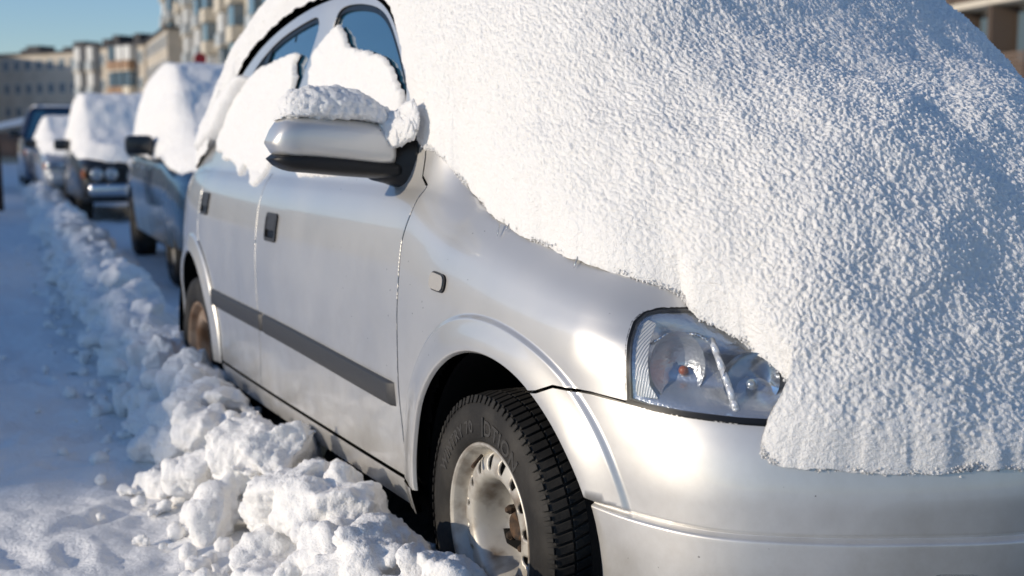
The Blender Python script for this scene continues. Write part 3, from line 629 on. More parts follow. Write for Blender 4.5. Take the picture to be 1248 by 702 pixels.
# ------------------------------------------------------------------ snow on the silver car
def B3(pts, off=0.): return [S(*uv(*p), False)+Snorm(*[np.array(q) for q in uv(*p)])*off for p in pts]
def dome(name, bnd, spine, ztop, step, p, q, amps, seed, m, edge_noise=.006, rn=None, mats=None, outw=0., micro=1., rexp=2.2, trap=0):
    """closed boundary polyline (3D) bulging up to a crest height given by ztop(x, y)"""
    B = resample(bnd, step); B = B+(np.array([fbm(B*14+seed, 4), fbm(B*14+seed+40, 4), fbm(B*14+seed+80, 4)]).T)*edge_noise
    K = len(B); 
    def cs(kk):
        wv = np.hanning(2*kk+1); wv /= wv.sum(); return np.stack([np.convolve(np.concatenate([B[-kk:, c], B[:, c], B[:kk, c]]), wv, 'valid') for c in range(3)], 1)
    B1 = cs(max(3, int(.36/step))); Bs = cs(max(3, int(.9/step)))
    sp = np.array([spine(b) for b in Bs]); n = rn
    r = 1-(1-np.linspace(0, 1, n))**rexp; r = r[::-1]; r = np.clip(r, 0, 1)
    r = r[None, :, None]; mx = r**90; m1 = r**7; BB = (Bs[:, None, :]*(1-m1)+B1[:, None, :]*m1)*(1-mx)+B[:, None, :]*mx; xy = sp[:, None, :2]*(1-r)+BB[..., :2]*r
    g = (1-r[..., 0]**p)**(1/q)
    if trap: g = 1-(1-np.clip((1-r[..., 0])/trap, 0, 1))**1.9
    zt = ztop(xy[..., 0], xy[..., 1]); z = BB[..., 2]+(zt-BB[..., 2])*g
    G = np.concatenate([xy, z[..., None]], -1)
    if outw:
        o = B[:, :2]-sp[:, :2]; o /= np.linalg.norm(o, axis=1)[:, None]+1e-9
        bul = (np.clip(1-r[..., 0], 0, 1)/.10); bul = np.exp(-bul)*(1-np.exp(-(1-r[..., 0])/.006)); G[..., :2] += o[:, None, :]*(bul*outw)[..., None]
    du = np.roll(G, -1, 0)-np.roll(G, 1, 0); dvv = np.gradient(G, axis=1); N = np.cross(du, dvv); N /= np.linalg.norm(N, axis=-1)[..., None]+1e-9
    N *= np.sign((N*np.array([0, 0, 1.])).sum(-1)+1e-6)[..., None]
    # walls: keep the normals pointing outwards where the surface is steep
    out = G[..., :2]-sp[:, None, :2]; bad = (np.abs(N[..., 2]) < .35) & ((N[..., :2]*out).sum(-1) < 0); N[bad] *= -1
    wz = np.exp(-(r/.14)**2)*(1-r); N = N*(1-wz)+np.array([0, 0, 1.])*wz; N /= np.linalg.norm(N, axis=-1)[..., None]
    fade = .25+.75*(1-np.exp(-(1-r[..., 0])/.01))
    h = 0
    for (sc, am, kind) in amps:
        nz = pnoise(G*sc+seed*3.1+np.array([.5, 1.5, 2.5])*sc*.01)
        h = h+am*(nz if kind == 's' else (.45-np.abs(nz)*1.6) if kind == 'b' else (np.abs(nz)*1.6-.45))
    G = G+N*(h*fade)[..., None]
    return grid_obj(name, G, m, None, closed_u=True)
SNOWB = [(1247, 572), (1200, 570), (1150, 576), (1080, 577), (1020, 573), (975, 570), (960, 567), (942, 564), (931, 557), (929, 549), (938, 539), (960, 528), (980, 518), (976, 500), (966, 478), (952, 457), (930, 438),
  (906, 421), (880, 404), (854, 391), (838, 374), (829, 362), (800, 350), (765, 338), (730, 327), (700, 317), (672, 304), (645, 292), (618, 275), (598, 260), (583, 240), (570, 228), (557, 212), (543, 196), (530, 184), (518, 180), (511, 172)]
SNOWA = [(508, 158), (506, 140), (502, 115), (497, 88), (491, 60), (485, 35), (478, 12), (468, -6), (445, -18), (420, -12), (398, -2), (375, 5), (352, 18), (330, 36), (312, 56), (300, 74), (290, 92), (283, 112), (272, 138)]
left = B3(SNOWB, .004)+B3(SNOWA, .006)
last = left[-1]; rear = [np.array(p) for p in [(-.74, 2.72, 1.12), (-.72, 2.95, 1.06), (-.68, 3.2, 1.02), (-.55, 3.36, .98), (-.3, 3.42, .96), (0, 3.44, .95)]]
half = left+rear; full = half+[p*np.array([-1.13, 1, 1]) for p in half[::-1]]
czt = spline([-1.0, -.85, -.7, -.5, -.32, -.2, -.08, .08, .3, .6, 1.0, 1.3, 1.7, 2.3, 2.7, 3.0, 3.3, 3.5], [.80, .96, 1.11, 1.235, 1.32, 1.40, 1.52, 1.64, 1.75, 1.85, 1.92, 1.93, 1.93, 1.85, 1.74, 1.54, 1.28, 1.1])
car_snow = dome('snow_cover', full, lambda b: np.array([0., float(np.clip(b[1], -.35, 2.5))]), lambda x, y: czt(y)-.0*x, .0038, 3.2, 2.2,
     [(2.2, .02, 's'), (7, .011, 's'), (18, .0035, 's'), (52, .0026, 'p'), (92, .0040, 'p'), (150, .0036, 's')], 3, M['snow'], .007, rn=480, outw=.013)
tag(car_snow, 'thick blanket of snow over the bonnet, windscreen and roof of the silver hatchback', 'snow')
# loose crumbs that feather the lower edge of the blanket
def crumbs(path, per, rmax, spread, seed, parent):
    rr = np.random.default_rng(seed); P = resample([np.array(p) for p in path], .004, False); bm = bmesh.new(); base = bmesh.new(); bmesh.ops.create_icosphere(base, subdivisions=1, radius=1.); bv = np.array([v.co[:] for v in base.verts]); bf = [[v.index for v in f.verts] for f in base.faces]; base.free()
    V = []; Fc = []
    for p in P:
        clus = .35+1.3*max(0., float(pnoise(p*16+seed))+.35)
        for _ in range(rr.poisson(per*clus)):
            r = rmax*(.18+.82*rr.random()**2.5); c = p+rr.normal(0, spread, 3)*np.array([.6, .6, 1.]); sc = rr.uniform(.6, 1.3, 3)*r
            n = len(V); q = bv*sc*(1+.35*pnoise(bv*1.7+rr.uniform(0, 50)))[:, None]+c; V += list(q); Fc += [[a+n for a in f] for f in bf]
    o = mesh_obj('snow_crumbs', V, Fc, M['snow'], parent); tag(o, kind='stuff'); return o
crumbs([p+np.array([.002, .002, .003]) for p in B3(SNOWB, .005)], 9., .0034, .0034, 21, car_snow)
def patch(name, px, thick, edge, step, label, seed=1, off=0., amps=((9, .006, 's'), (30, .004, 'p'), (70, .003, 's')), rough=.008, uvpoly=None, taper=None):
    pol = np.array(uvpoly) if uvpoly is not None else np.array(UV(px)); pol = resample(pol, .008)
    P3 = np.concatenate([pol*28, np.full((len(pol), 1), seed*5.)], 1); pol = pol+np.stack([fbm(P3, 3), fbm(P3+50, 3)], 1)*rough
    vv, ff, loops = cdt(pol, [], step, None, .15); d = dist_poly(vv, pol)
    P = S(vv[:, 0], vv[:, 1], False); N = Snorm(vv[:, 0], vv[:, 1]); t = np.clip(d/edge, 0, 1); T = thick*np.sqrt(1-(1-t)**2)
    if taper is not None: T = T*taper(vv[:, 0], vv[:, 1])
    h = 0
    for sc, am, k in amps:
        nz = pnoise(P*sc+seed*9.7); h = h+am*(nz if k == 's' else np.abs(nz)*1.9-.45)
    P = P+N*(T+h*sm(t, 0, .5)+off-.003*(t < .001))[:, None]
    a = P[ff[:, 1]]-P[ff[:, 0]]; b = P[ff[:, 2]]-P[ff[:, 0]]; fl = (np.cross(a, b)*N[ff[:, 0]]).sum(1) < 0
    o = mesh_obj(name, P, [tuple(f[::-1]) if r_ else tuple(f) for f, r_ in zip(ff, fl)], M['snow']); tag(o, label, 'snow'); return o
patch('snow_patch', [(362, 215), (362, 160), (374, 122), (380, 90), (387, 62), (396, 48), (405, 38), (414, 30), (421, 40), (425, 56), (434, 60), (452, 63), (468, 70), (480, 86), (486, 100), (493, 116), (495, 150), (485, 200), (420, 215)],
      .011, .012, .006, 'snow sticking to the front side window of the silver hatchback', 1)
patch('snow_patch', [(303, 100), (318, 84), (340, 73), (360, 64), (366, 66), (360, 78), (363, 92), (355, 120), (346, 150), (336, 190), (327, 206), (316, 220), (308, 229), (305, 214), (300, 199), (289, 217), (292, 205), (284, 196), (272, 197), (275, 187), (267, 186), (268, 170), (277, 146), (290, 118)],
      .014, .016, .006, 'snow sheet hanging from the rear side window over the rear door', 2)
patch('snow_patch', [(238, 190), (236, 180), (246, 160), (262, 142), (280, 118), (300, 92), (306, 96), (292, 118), (278, 145), (268, 168), (255, 180), (243, 191)],
      .05, .03, .007, 'narrow roll of snow on the rear pillar of the silver hatchback', 3, rough=.004)
# snow on the mirror: closed lumpy ridge
def ridge(name, path, label, seed, m, seg=150, ring=72, under=.35, amps=((10, .016, 's'), (28, .007, 'p'), (60, .005, 'p'), (120, .003, 's'))):
    P = np.array([p[:3] for p in path], float); W = np.array([p[3] for p in path]); H = np.array([p[4] for p in path]); t = np.linspace(0, 1, len(P)); tt = (1-np.cos(np.linspace(0, math.pi, seg)))/2
    f = [spline(t, P[:, k]) for k in range(3)]; fw = spline(t, W); fh = spline(t, H); G = []
    for s in tt:
        c = np.array([f[k](s) for k in range(3)]); e = math.sqrt(max(1-(2*s-1)**10, 1e-4)); w, h = float(fw(s))*e, float(fh(s))*e
        a = np.linspace(0, 2*math.pi, ring, endpoint=False)
        G.append(np.stack([np.full(ring, c[0]), c[1]+np.cos(a)*w, c[2]+np.where(np.sin(a) > 0, np.sin(a)*h, np.sin(a)*h*under)], -1))
    G = np.swapaxes(np.array(G), 0, 1); cen = G.mean(0, keepdims=True); N = G-cen; N /= np.linalg.norm(N, axis=-1)[..., None]+1e-9
    h = 0
    for sc, am, k in amps:
        nz = pnoise(G*sc+seed*9.7); h = h+am*(nz if k == 's' else np.abs(nz)*1.9-.45)
    o = grid_obj(name, G+N*h[..., None], m, None, closed_u=True); tag(o, label, 'snow'); return o
mp_ = lambda px, py, y: list(mpt(px, py, y))
pth = [mp_(334, 146, yM)+[.05, .012], mp_(352, 137, yM)+[.07, .045], mp_(385, 137, yM)+[.085, .062], mp_(415, 138, yM)+[.085, .062], mp_(445, 143, yM)+[.08, .055], mp_(466, 150, yM)+[.07, .045], mp_(476, 154, yM-.02)+[.05, .035]]
ridge('mirror_snow', pth, 'lumpy cap of snow lying on the door mirror of the silver hatchback', 4, M['snow'])
pth = [mp_(456, 158, yM-.03)+[.035, .03], mp_(470, 162, yM-.06)+[.05, .05], mp_(484, 160, yM-.09)+[.055, .055], mp_(497, 150, yM-.12)+[.055, .06], mp_(508, 142, yM-.14)+[.04, .05]]
ridge('mirror_snow', pth, 'clump of snow wedged between the door mirror and windscreen pillar of the silver hatchback', 6, M['snow'], 90, 60, under=.8)
# tiny icicles on the snow edge
for (px, py, dx, dy) in ((612, 284, -4, 6), (627, 277, -9, 7), (708, 321, -7, 8)):
    a = B3([(px, py-6)], .012)[0]; b = B3([(px+dx, py+dy)], .006)[0]; ic = MB().cyl(a, b, .0022, .0006, n=8).build('icicle', M['headglass'], None, True)
    tag(ic, {612: 'first tiny ice thorn at the snow edge, nearest the door', 627: 'longer slanting ice thorn just right of the first on the snow edge', 708: 'ice thorn alone midway along the snow edge above the front arch'}[px], 'ice', 'ice thorns on the snow edge')
# ------------------------------------------------------------------ ground and bank
xc = lambda y: np.where(y < 2, -.99+.0*y, -.99+.092*(y-2)-0.0)
def spaced(lo, hi, d0, focus, grow):
    out = [focus]; d = d0
    while out[-1] < hi: out.append(out[-1]+d); d = d0 if abs(out[-1]-focus) < 1.2 else d*grow
    b = [focus]; d = d0
    while b[-1] > lo: b.append(b[-1]-d); d = d0 if abs(b[-1]-focus) < 1.2 else d*grow
    return np.array(b[::-1][:-1]+out)
gx = spaced(-400, 400, .014, -1.9, 1.035); gy = spaced(-60, 900, .016, .9, 1.022)
GX, GY = np.meshgrid(gx, gy, indexing='ij'); P = np.stack([GX, GY, GX*0], -1)
nr = np.exp(-np.maximum(np.hypot(GX+2, GY-1)-12, 0)/20)
h = .02*pnoise(P*np.array([5., 1.1, 1]))+.025*pnoise(P*1.3)+.024*pnoise(P*3.1+5)+.012*(np.abs(pnoise(P*5.3+9))-.3)+.007*pnoise(P*13)+.004*(np.abs(pnoise(P*26+3))-.3)
# trodden dents, footprint sized
def dents(h):
    rr = np.random.default_rng(11)
    for k in range(420):
        x = rr.uniform(-3.2, -1.25); y = rr.uniform(-.2, 14); a = rr.uniform(0, 3.14); L = rr.uniform(.09, .17); Wd = rr.uniform(.04, .07); dp = rr.uniform(.006, .018)
        ix = np.where(abs(gx-x) < .3)[0]; iy = np.where(abs(gy-y) < .3)[0]
        if len(ix) < 2 or len(iy) < 2: continue
        X = GX[np.ix_(ix, iy)]-x; Y = GY[np.ix_(ix, iy)]-y; p = (X*math.cos(a)+Y*math.sin(a))/L; q = (-X*math.sin(a)+Y*math.cos(a))/Wd; e = (p*p+q*q)
        h[np.ix_(ix, iy)] += -dp*np.exp(-e**2)+dp*.22*np.exp(-(e-1.7)**2*3)
    return h
h = dents(h); h = h*nr
inbay = sm(GX-xc(GY), .1, .3)*sm(-(GX-xc(GY)), -6, -3)  # parking side, shallow
P[..., 2] = h-.0*inbay
grid_obj('ground', P, M['road'], None)['kind'] = 'structure'
# near-black sheet standing in for the shade under the silver car
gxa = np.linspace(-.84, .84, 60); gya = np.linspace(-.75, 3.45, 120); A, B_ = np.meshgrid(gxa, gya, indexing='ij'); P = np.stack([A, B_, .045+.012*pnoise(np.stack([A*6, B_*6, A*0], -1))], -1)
grid_obj('shading_sheet', P, M['shading_sheet'], None)['kind'] = 'structure'
A, B_ = np.meshgrid(np.linspace(-.75, 2.6, 60), np.linspace(-4.5, -.95, 60), indexing='ij'); P = np.stack([A, B_, .045+.012*pnoise(np.stack([A*6, B_*6, A*0], -1))], -1)  # added dark sheet ahead, out of view, to cut snow bounce on the bumper
grid_obj('shading_sheet', P, M['shading_sheet'], None)['kind'] = 'structure'
# the ploughed bank: many broken clods fused into one mass
def bank(y0, y1, vox, name, seed, dens, smin, smax, noise_amp, label, kindv, wide=1.):
    rr = random.Random(seed); bm = bmesh.new()
    def clod(c, s, sub=2, sq=1.):
        q = bmesh.ops.create_icosphere(bm, subdivisions=sub, radius=1.); rt = Matrix.Rotation(rr.uniform(0, 6.28), 3, 'Z') @ Matrix.Rotation(rr.uniform(-.6, .6), 3, 'X')
        cuts = [(Vector((rr.gauss(0, 1), rr.gauss(0, 1), rr.gauss(0, 1))).normalized(), rr.uniform(.38, .85)) for _ in range(9)]
        sc = Vector((rr.uniform(.7, 1.25), rr.uniform(.75, 1.4), rr.uniform(.6, .95)*sq))*s
        for v in q['verts']:
            co = v.co.copy()
            for n, dd in cuts:
                k = co.dot(n)
                if k > dd: co -= n*(k-dd)*.95
            v.co = Vector(c)+rt @ Vector((co.x*sc.x, co.y*sc.y, co.z*sc.z))
    L = y1-y0
    for k in range(int(L*5)):          # core ridge
        y = y0+L*(k+.5)/int(L*5); c = float(xc(np.array(y))); clod((c+.06+rr.uniform(-.06, .05)*wide, y, .05), rr.uniform(.15, .22)*(wide**.5) if not -.38 < y < .36 else .12, sq=.9)
    for k in range(int(L*dens)):
        y = rr.uniform(y0, y1); c = float(xc(np.array(y))); o = rr.gauss(0, .5); o = max(-1.3, min(1, o)); s = smin+(smax-smin)*rr.random()**1.6
        x = c+.02*wide+o*.20*wide; top = .30*(1-abs(o)**1.8*.62)
        if -.35 < y < .33: x = min(x, -.93-s*.8)
        z = rr.uniform(.35, 1.)*top-s*.25
        clod((x, y, z), s)
    for k in range(int(L*dens*.35)):   # crumbs scattered on the road side
        y = rr.uniform(y0, y1); c = float(xc(np.array(y))); x = c-.17*wide-abs(rr.gauss(0, .12*wide)); s = rr.uniform(.012, .045); clod((x, y, s*.3), s, 1)
    me = bpy.data.meshes.new(name); bm.to_mesh(me); bm.free(); o = bpy.data.objects.new(name, me); C.objects.link(o)
    md = o.modifiers.new('r', 'REMESH'); md.mode = 'VOXEL'; md.voxel_size = vox; md.use_smooth_shade = True
    ms = o.modifiers.new('s', 'SMOOTH'); ms.iterations = 2; ms.factor = .5
    bpy.context.view_layer.update(); dg = bpy.context.evaluated_depsgraph_get(); m2 = bpy.data.meshes.new_from_object(o.evaluated_get(dg)); o.modifiers.clear(); o.data = m2
    nv = len(m2.vertices); co = np.empty(nv*3, np.float32); m2.vertices.foreach_get('co', co); co = co.reshape(-1, 3).astype(float); nn = np.empty(nv*3, np.float32); m2.vertices.foreach_get('normal', nn); nn = nn.reshape(-1, 3)
    h = noise_amp*(1.3*pnoise(co*7)+1.0*pnoise(co*15+4)+.6*(np.abs(pnoise(co*22+8))*1.9-.4)+.4*(np.abs(pnoise(co*50))*1.9-.4)+.35*pnoise(co*95))
    co = co+nn*h[:, None]; m2.vertices.foreach_set('co', co.astype(np.float32).ravel()); m2.materials.clear(); m2.materials.append(M['bank']); m2.polygons.foreach_set('use_smooth', [True]*len(m2.polygons)); m2.update()
    tag(o, label, 'snow', kind=kindv); return o
bank(-1.2, 3.6, .0085, 'snow_bank', 3, 78, .03, .145, .012, 'rough broken clods of ploughed snow banked along the silver hatchback', 'stuff')
bank(3.5, 12, .022, 'snow_bank', 4, 60, .04, .17, .02, 'farther stretch of the ploughed snow bank beside the dark blue car', 'stuff', 1.3)
bank(11.8, 30, .05, 'snow_bank', 5, 30, .07, .2, .02, 'far end of the ploughed snow bank running to the distant cars', 'stuff', 1.3)
#BG0#
# ------------------------------------------------------------------ background cars
S108 = 1.08
def snow_dome_local(name, half, ztop, step, M4, label, seed, n=70, q=2.3, spl=(-.3, 2.3), trap=.30):
    full = [np.array(p, float) for p in half]+[np.array(p, float)*np.array([-1, 1, 1]) for p in half[::-1]]
    o = dome(name, full, lambda b: np.array([0., float(np.clip(b[1], *spl))]), lambda x, y: ztop(y), step, 3.2, q, [(1.6, .045, 's'), (5, .02, 's'), (16, .008, 'p'), (38, .005, 'p')], seed, M['snow'], .02, rn=n, outw=.02, trap=trap)
    o.matrix_world = M4; tag(o, label, 'snow'); return o
def arch_cut(o, ys, x, r):
    for y in ys:
        for sx in (-1, 1):
            c = MB().cyl((sx*(x-.28), y, .30), (sx*(x+.2), y, .30), r, n=36).build('cut', M['void']); md = o.modifiers.new('b', 'BOOLEAN'); md.operation = 'DIFFERENCE'; md.object = c; md.solver = 'EXACT'
            bpy.context.view_layer.update(); me = bpy.data.meshes.new_from_object(o.evaluated_get(bpy.context.evaluated_depsgraph_get())); o.modifiers.clear(); o.data = me; bpy.data.objects.remove(c)
def bgcar(label, loc, ang_, m, hood=.88, belt=.95, roof=1.42, L=(-.78, 3.35), W=.84, wb=2.55, lamps='round', bump_m=None, wr=.29, sc=S108, cabin=(.45, 1.15, 2.55, 3.2), trunk=None, rack=False, boxy=.0, scr='glass'):
    root = empty('parked_car', (loc[0], loc[1], 0), rad(-ang_)); root.scale = (sc,)*3; tag(root, label, 'car', 'cars parked in a row along the snow bank')
    y0, y1 = L; secs = []
    st = [(y0, .80, .40, .62), (y0+.03, .88, .32, hood-.16), (y0+.12, .95, .27, hood-.07), (y0+.35, .985, .24, hood-.02), (.0, 1., .23, hood+.01), (.35, 1., .22, belt-.0), (1.0, 1., .22, belt), (2.3, 1., .22, belt+.01), (2.9, .985, .24, (trunk or belt)+.01), (y1-.1, .93, .28, (trunk or belt)-.03), (y1, .85, .38, .72)]
    for y, w, zb, zt in st:
        w = W*w; h = zt-zb; P_ = [(-w*.86, zt-.005), (-w*.95, zt-.035-.02*(1-boxy)), (-w*.985, zt-.12*(h/.7)), (-w, zb+h*.55), (-w*.995, zb+h*.3), (-w*.975, zb+.06), (-w*.9, zb)]
        P_ = P_+[(-a, b) for a, b in P_[::-1]]; P_ += [(w*.4, zt+.03), (0, zt+.04), (-w*.4, zt+.03)] if False else []
        secs.append([(a, y, b) for a, b in P_])
    G = np.array(secs); o = grid_obj('body', np.swapaxes(G, 0, 1), m, root, closed_u=True)
    bm = bmesh.new(); bm.from_mesh(o.data); bmesh.ops.holes_fill(bm, edges=[e for e in bm.edges if e.is_boundary]); bmesh.ops.recalc_face_normals(bm, faces=bm.faces[:]); bm.to_mesh(o.data); bm.free()
    o.parent = None; arch_cut(o, (0, wb), W, wr+.06); o.parent = root; o.data.set_sharp_from_angle(angle=rad(35))
    a, b, c, d = cabin; wt = W*.70; wbm = W*.93
    def cab(inset_, m_, nm, z0, z1, par=root):
        bt = belt; f = lambda z: (z-bt)/(roof-bt); bm = bmesh.new(); ring_ = []
        for z in np.linspace(z0, z1, 5):
            t = f(z); ww = wbm+(wt-wbm)*t-inset_; ya = a+(b-a)*t+inset_; yd = d+(c-d)*t-inset_; ring_.append([bm.verts.new(p) for p in ((-ww, ya+.12, z), (-ww*.6, ya, z), (ww*.6, ya, z), (ww, ya+.12, z), (ww, yd-.1, z), (ww*.6, yd, z), (-ww*.6, yd, z), (-ww, yd-.1, z))])
        for r1, r2 in zip(ring_[:-1], ring_[1:]):
            for k in range(8): bm.faces.new((r1[k], r1[(k+1) % 8], r2[(k+1) % 8], r2[k]))
        bm.faces.new(ring_[-1]); bm.faces.new(ring_[0][::-1]); bmesh.ops.recalc_face_normals(bm, faces=bm.faces[:])
        me = bpy.data.meshes.new(nm); bm.to_mesh(me); bm.free(); me.materials.append(m_); oo = bpy.data.objects.new(nm, me); C.objects.link(oo); oo.parent = par; return oo
    cab(.012, M['glass'], 'windows', belt-.05, roof-.03); cab(-.004, m, 'roof', roof-.06, roof+.02)
    def pil(y_b, y_t, x=1.): 
        for sx in (-1, 1):
            MB().cyl((sx*(wbm*x-.01), y_b, belt-.02), (sx*(wt*x-.005), y_t, roof-.03), .035, n=8).build('pillar', m, root)
    pil(a+.12, b+.1); pil((a+d)/2-.1, (b+c)/2-.15); pil(d-.12, c-.08)
    for sx in (-1, 1):
        q = MB().box((sx*(W+.10), a+.25, belt+.07), (.21, .12, .15), bev=.035).build('door_mirror', M['black'], root, True, 40)
        MB().box((sx*(W-.02), a+.27, belt+.01), (.10, .07, .06), bev=.01).build('mirror_arm', M['black'], q)
        for yy in (1.35, 2.25): MB().box((sx*(W+.004), yy, belt-.11), (.02, .13, .03), bev=.006).build('door_handle', M['black'] if lamps != 'round' else M['chromebar'], root)
        for yw in (0, wb):
            w_ = empty('wheel', (sx*(W-.10), yw, wr)); w_.parent = root
            def lt(prof, mm, nm):
                GG = np.array([[(sx*p, r*math.cos(t), r*math.sin(t)) for p, r in prof] for t in np.linspace(0, 2*math.pi, 40, endpoint=False)]); grid_obj(nm, GG, mm, w_, closed_u=True)
            lt([(.05, wr*.6), (.075, wr*.66), (.085, wr*.85), (.06, wr*.98), (0, wr), (-.1, wr), (-.12, wr*.6)], M['tyre'], 'tyre')
            lt([(.07, wr*.66), (.045, wr*.62), (.03, wr*.45), (.05, wr*.3), (.045, .0)], M['rim'], 'rim')
    bmm = bump_m or m
    MB().box((0, y0-.03, .42), (W*1.72, .16, .17), bev=.05).build('front_bumper', bmm, root, True, 50)
    MB().box((0, y1+.02, .45), (W*1.72, .14, .17), bev=.05).build('rear_bumper', bmm, root, True, 50)
    zl = hood-.24
    gr = MB().box((0, y0-.02, zl), (W*1.66 if lamps == 'round' else .62, .05, .20), bev=.012)
    for k in range(6): gr.box((0, y0-.05, zl-.075+.03*k), (W*1.5 if lamps == 'round' else .58, .012, .008))
    g_ = gr.build('grille', M['black'], root)
    for sx in (-1, 1):
        if lamps == 'round':
            for xx in (.60, .42):
                hb = MB().cyl((sx*xx, y0-.03, zl), (sx*xx, y0-.075, zl), .088, .084, n=24).build('headlight_ring', M['chromebar'], root, True, 40); MB().sphere((sx*xx, y0-.07, zl), .075, (1, .35, 1)).build('headlight', M['headglass'], hb, True)
            MB().box((sx*.755, y0+.0, zl+.0), (.05, .10, .11), bev=.015).build('turn_signal', M['orange'], root, True, 40)
        else:
            MB().box((sx*(W-.23), y0+.035, zl+.01), (.34, .16, .14), Matrix.Rotation(sx*-.35, 3, 'Z'), bev=.05).build('headlight', M['headglass'], root, True, 50)
            MB().box((sx*(W-.07), y0+.13, zl-.0), (.06, .10, .10), bev=.02).build('turn_signal', M['orange'], root, True, 50)
    MB().box((0, y0-.12, .42), (.50, .012, .11), bev=.003).build('number_plate', M['plate'], root)
    if rack:
        for sx in (-1, 1): MB().cyl((sx*.52, b+.1, roof+.07), (sx*.52, c-.1, roof+.07), .02, n=8).build('roof_rail', M['black'], root)
        for yy in (b+.35, c-.35): MB().box((0, yy, roof+.085), (1.1, .05, .03), bev=.01).build('roof_bar', M['black'], root)
    bpy.context.view_layer.update(); return root
HALF = lambda W, hd, bl, y0=-.70, y1=3.3: [(-.05, y0-.02, hd-.10), (-W*.55, y0+.02, hd-.10), (-W*.84, y0+.12, hd-.07), (-W*.93, y0+.35, hd-.06), (-W*.95, .05, hd-.03), (-W*.97, .35, bl-.02), (-W*.99, .8, bl-.04), (-W*1.0, 1.5, bl-.02), (-W*.99, 2.3, bl), (-W*.96, 2.9, bl), (-W*.85, y1-.1, bl-.03), (-W*.5, y1, bl-.04), (-.05, y1, bl-.04)]
zt_ = lambda rf, hd, k=1.: spline([-.9, -.72, -.5, 0, .4, .8, 1.2, 1.7, 2.4, 2.8, 3.1, 3.4], [hd-.1, hd+.03, hd+.15, hd+.22, hd+.36, (hd+rf)/2+.34*k, rf+.25*k, rf+.27*k, rf+.20*k, rf, hd+.25, hd+.1])
c2 = bgcar('dark blue car with black door mirror just behind the silver hatchback', (.97, 7.35), 4.6, M['navy'])
snow_dome_local('snow_cover', HALF(.84, .88, .95), zt_(1.42, .88), .03, c2.matrix_world, 'smooth deep snow hood over the dark blue car behind the silver hatchback', 11, 90)
c3 = bgcar('boxy black car with twin round headlamps and bright metal bumper', (1.52, 16.3), 4.5, M['black'], hood=.86, belt=.92, roof=1.40, lamps='round', bump_m=M['chromebar'], boxy=1., cabin=(.5, 1.05, 2.3, 2.75), trunk=.86, W=.82)
snow_dome_local('snow_cover', HALF(.82, .86, .92), zt_(1.42, .84, 1.15), .04, c3.matrix_world, 'snow piled over the boxy black car with twin round headlamps', 12, 70, 2.0)
c4 = bgcar('pale grey car with one headlamp showing, between black car and navy off-roader', (1.72, 22.0), 4., M['grey'], hood=.86, belt=.92, roof=1.40, lamps='slim')
snow_dome_local('snow_cover', HALF(.84, .86, .95), zt_(1.40, .84, .35), .05, c4.matrix_world, 'thin snow layer on the bonnet and windscreen of the pale grey car', 13, 50)
c5 = bgcar('tall navy off-roader with roof bars, farthest car of the row', (1.98, 26.6), 4., M['suvblue'], hood=1.05, belt=1.12, roof=1.72, W=.92, wr=.35, rack=True, lamps='slim', cabin=(.5, 1.0, 2.9, 3.2))
for o_, px in ((None, 0),): pass
sn = MB().box((0, 1.95, 1.76), (1.2, 1.7, .06), bev=.03).build('snow_cover', M['farsnow'], None, True); sn.matrix_world = c5.matrix_world; tag(sn, 'thin snow layer on the roof of the tall navy off-roader', 'snow')
# ------------------------------------------------------------------ buildings
M['beige'] = mat('beige_panel', (.5, .45, .37), .85); add_noise_col(M['beige'], (.54, .48, .40), (.42, .37, .30), .35, 5)
M['cream'] = mat('cream_render', (.6, .54, .44), .85)
M['brown'] = mat('brown_brick', (.22, .13, .09), .85); add_noise_col(M['brown'], (.26, .16, .11), (.15, .09, .065), .8, 5)
M['wood'] = mat('weathered_slats', (.14, .10, .075), .8)
M['darkroof'] = mat('dark_roofing', (.05, .05, .055), .8)
M['winglass'] = mat('flat_window', (.10, .15, .19), .08, spec=1.); M['winframe'] = mat('window_frame_white', (.6, .6, .58), .6)
M['balc'] = mat('balcony_panel', (.42, .45, .46), .7); M['balc2'] = mat('balcony_brown', (.30, .19, .12), .7); M['balco'] = mat('balcony_orange', (.55, .25, .06), .7)
M['red'] = mat('red_sign', (.5, .03, .03), .5); M['bark'] = mat('bark', (.05, .035, .028), .9); add_bump(M['bark'], 8, .05)
def P2(px, depth):
    v = ray(px, 351); v = v/(v@_d); p = CAM+v*depth; return np.array([p[0], p[1]])
win_me = {}
def winmesh(w, h):
    k = (round(w, 2), round(h, 2))
    if k not in win_me:
        b = MB(); t = .09
        b.box((0, -.02, h/2-t/2), (w, .1, t), mi=0).box((0, -.02, -h/2+t/2), (w, .1, t)).box((-w/2+t/2, -.02, 0), (t, .1, h-2*t)).box((w/2-t/2, -.02, 0), (t, .1, h-2*t)).box((w*.12, -.02, 0), (t*.7, .09, h-2*t)); b.box((0, -.012, 0), (w-2*t, .04, h-2*t), mi=1)
        o = b.build('window', [M['winframe'], M['winglass']]); win_me[k] = o.data; bpy.data.objects.remove(o)
    return win_me[k]
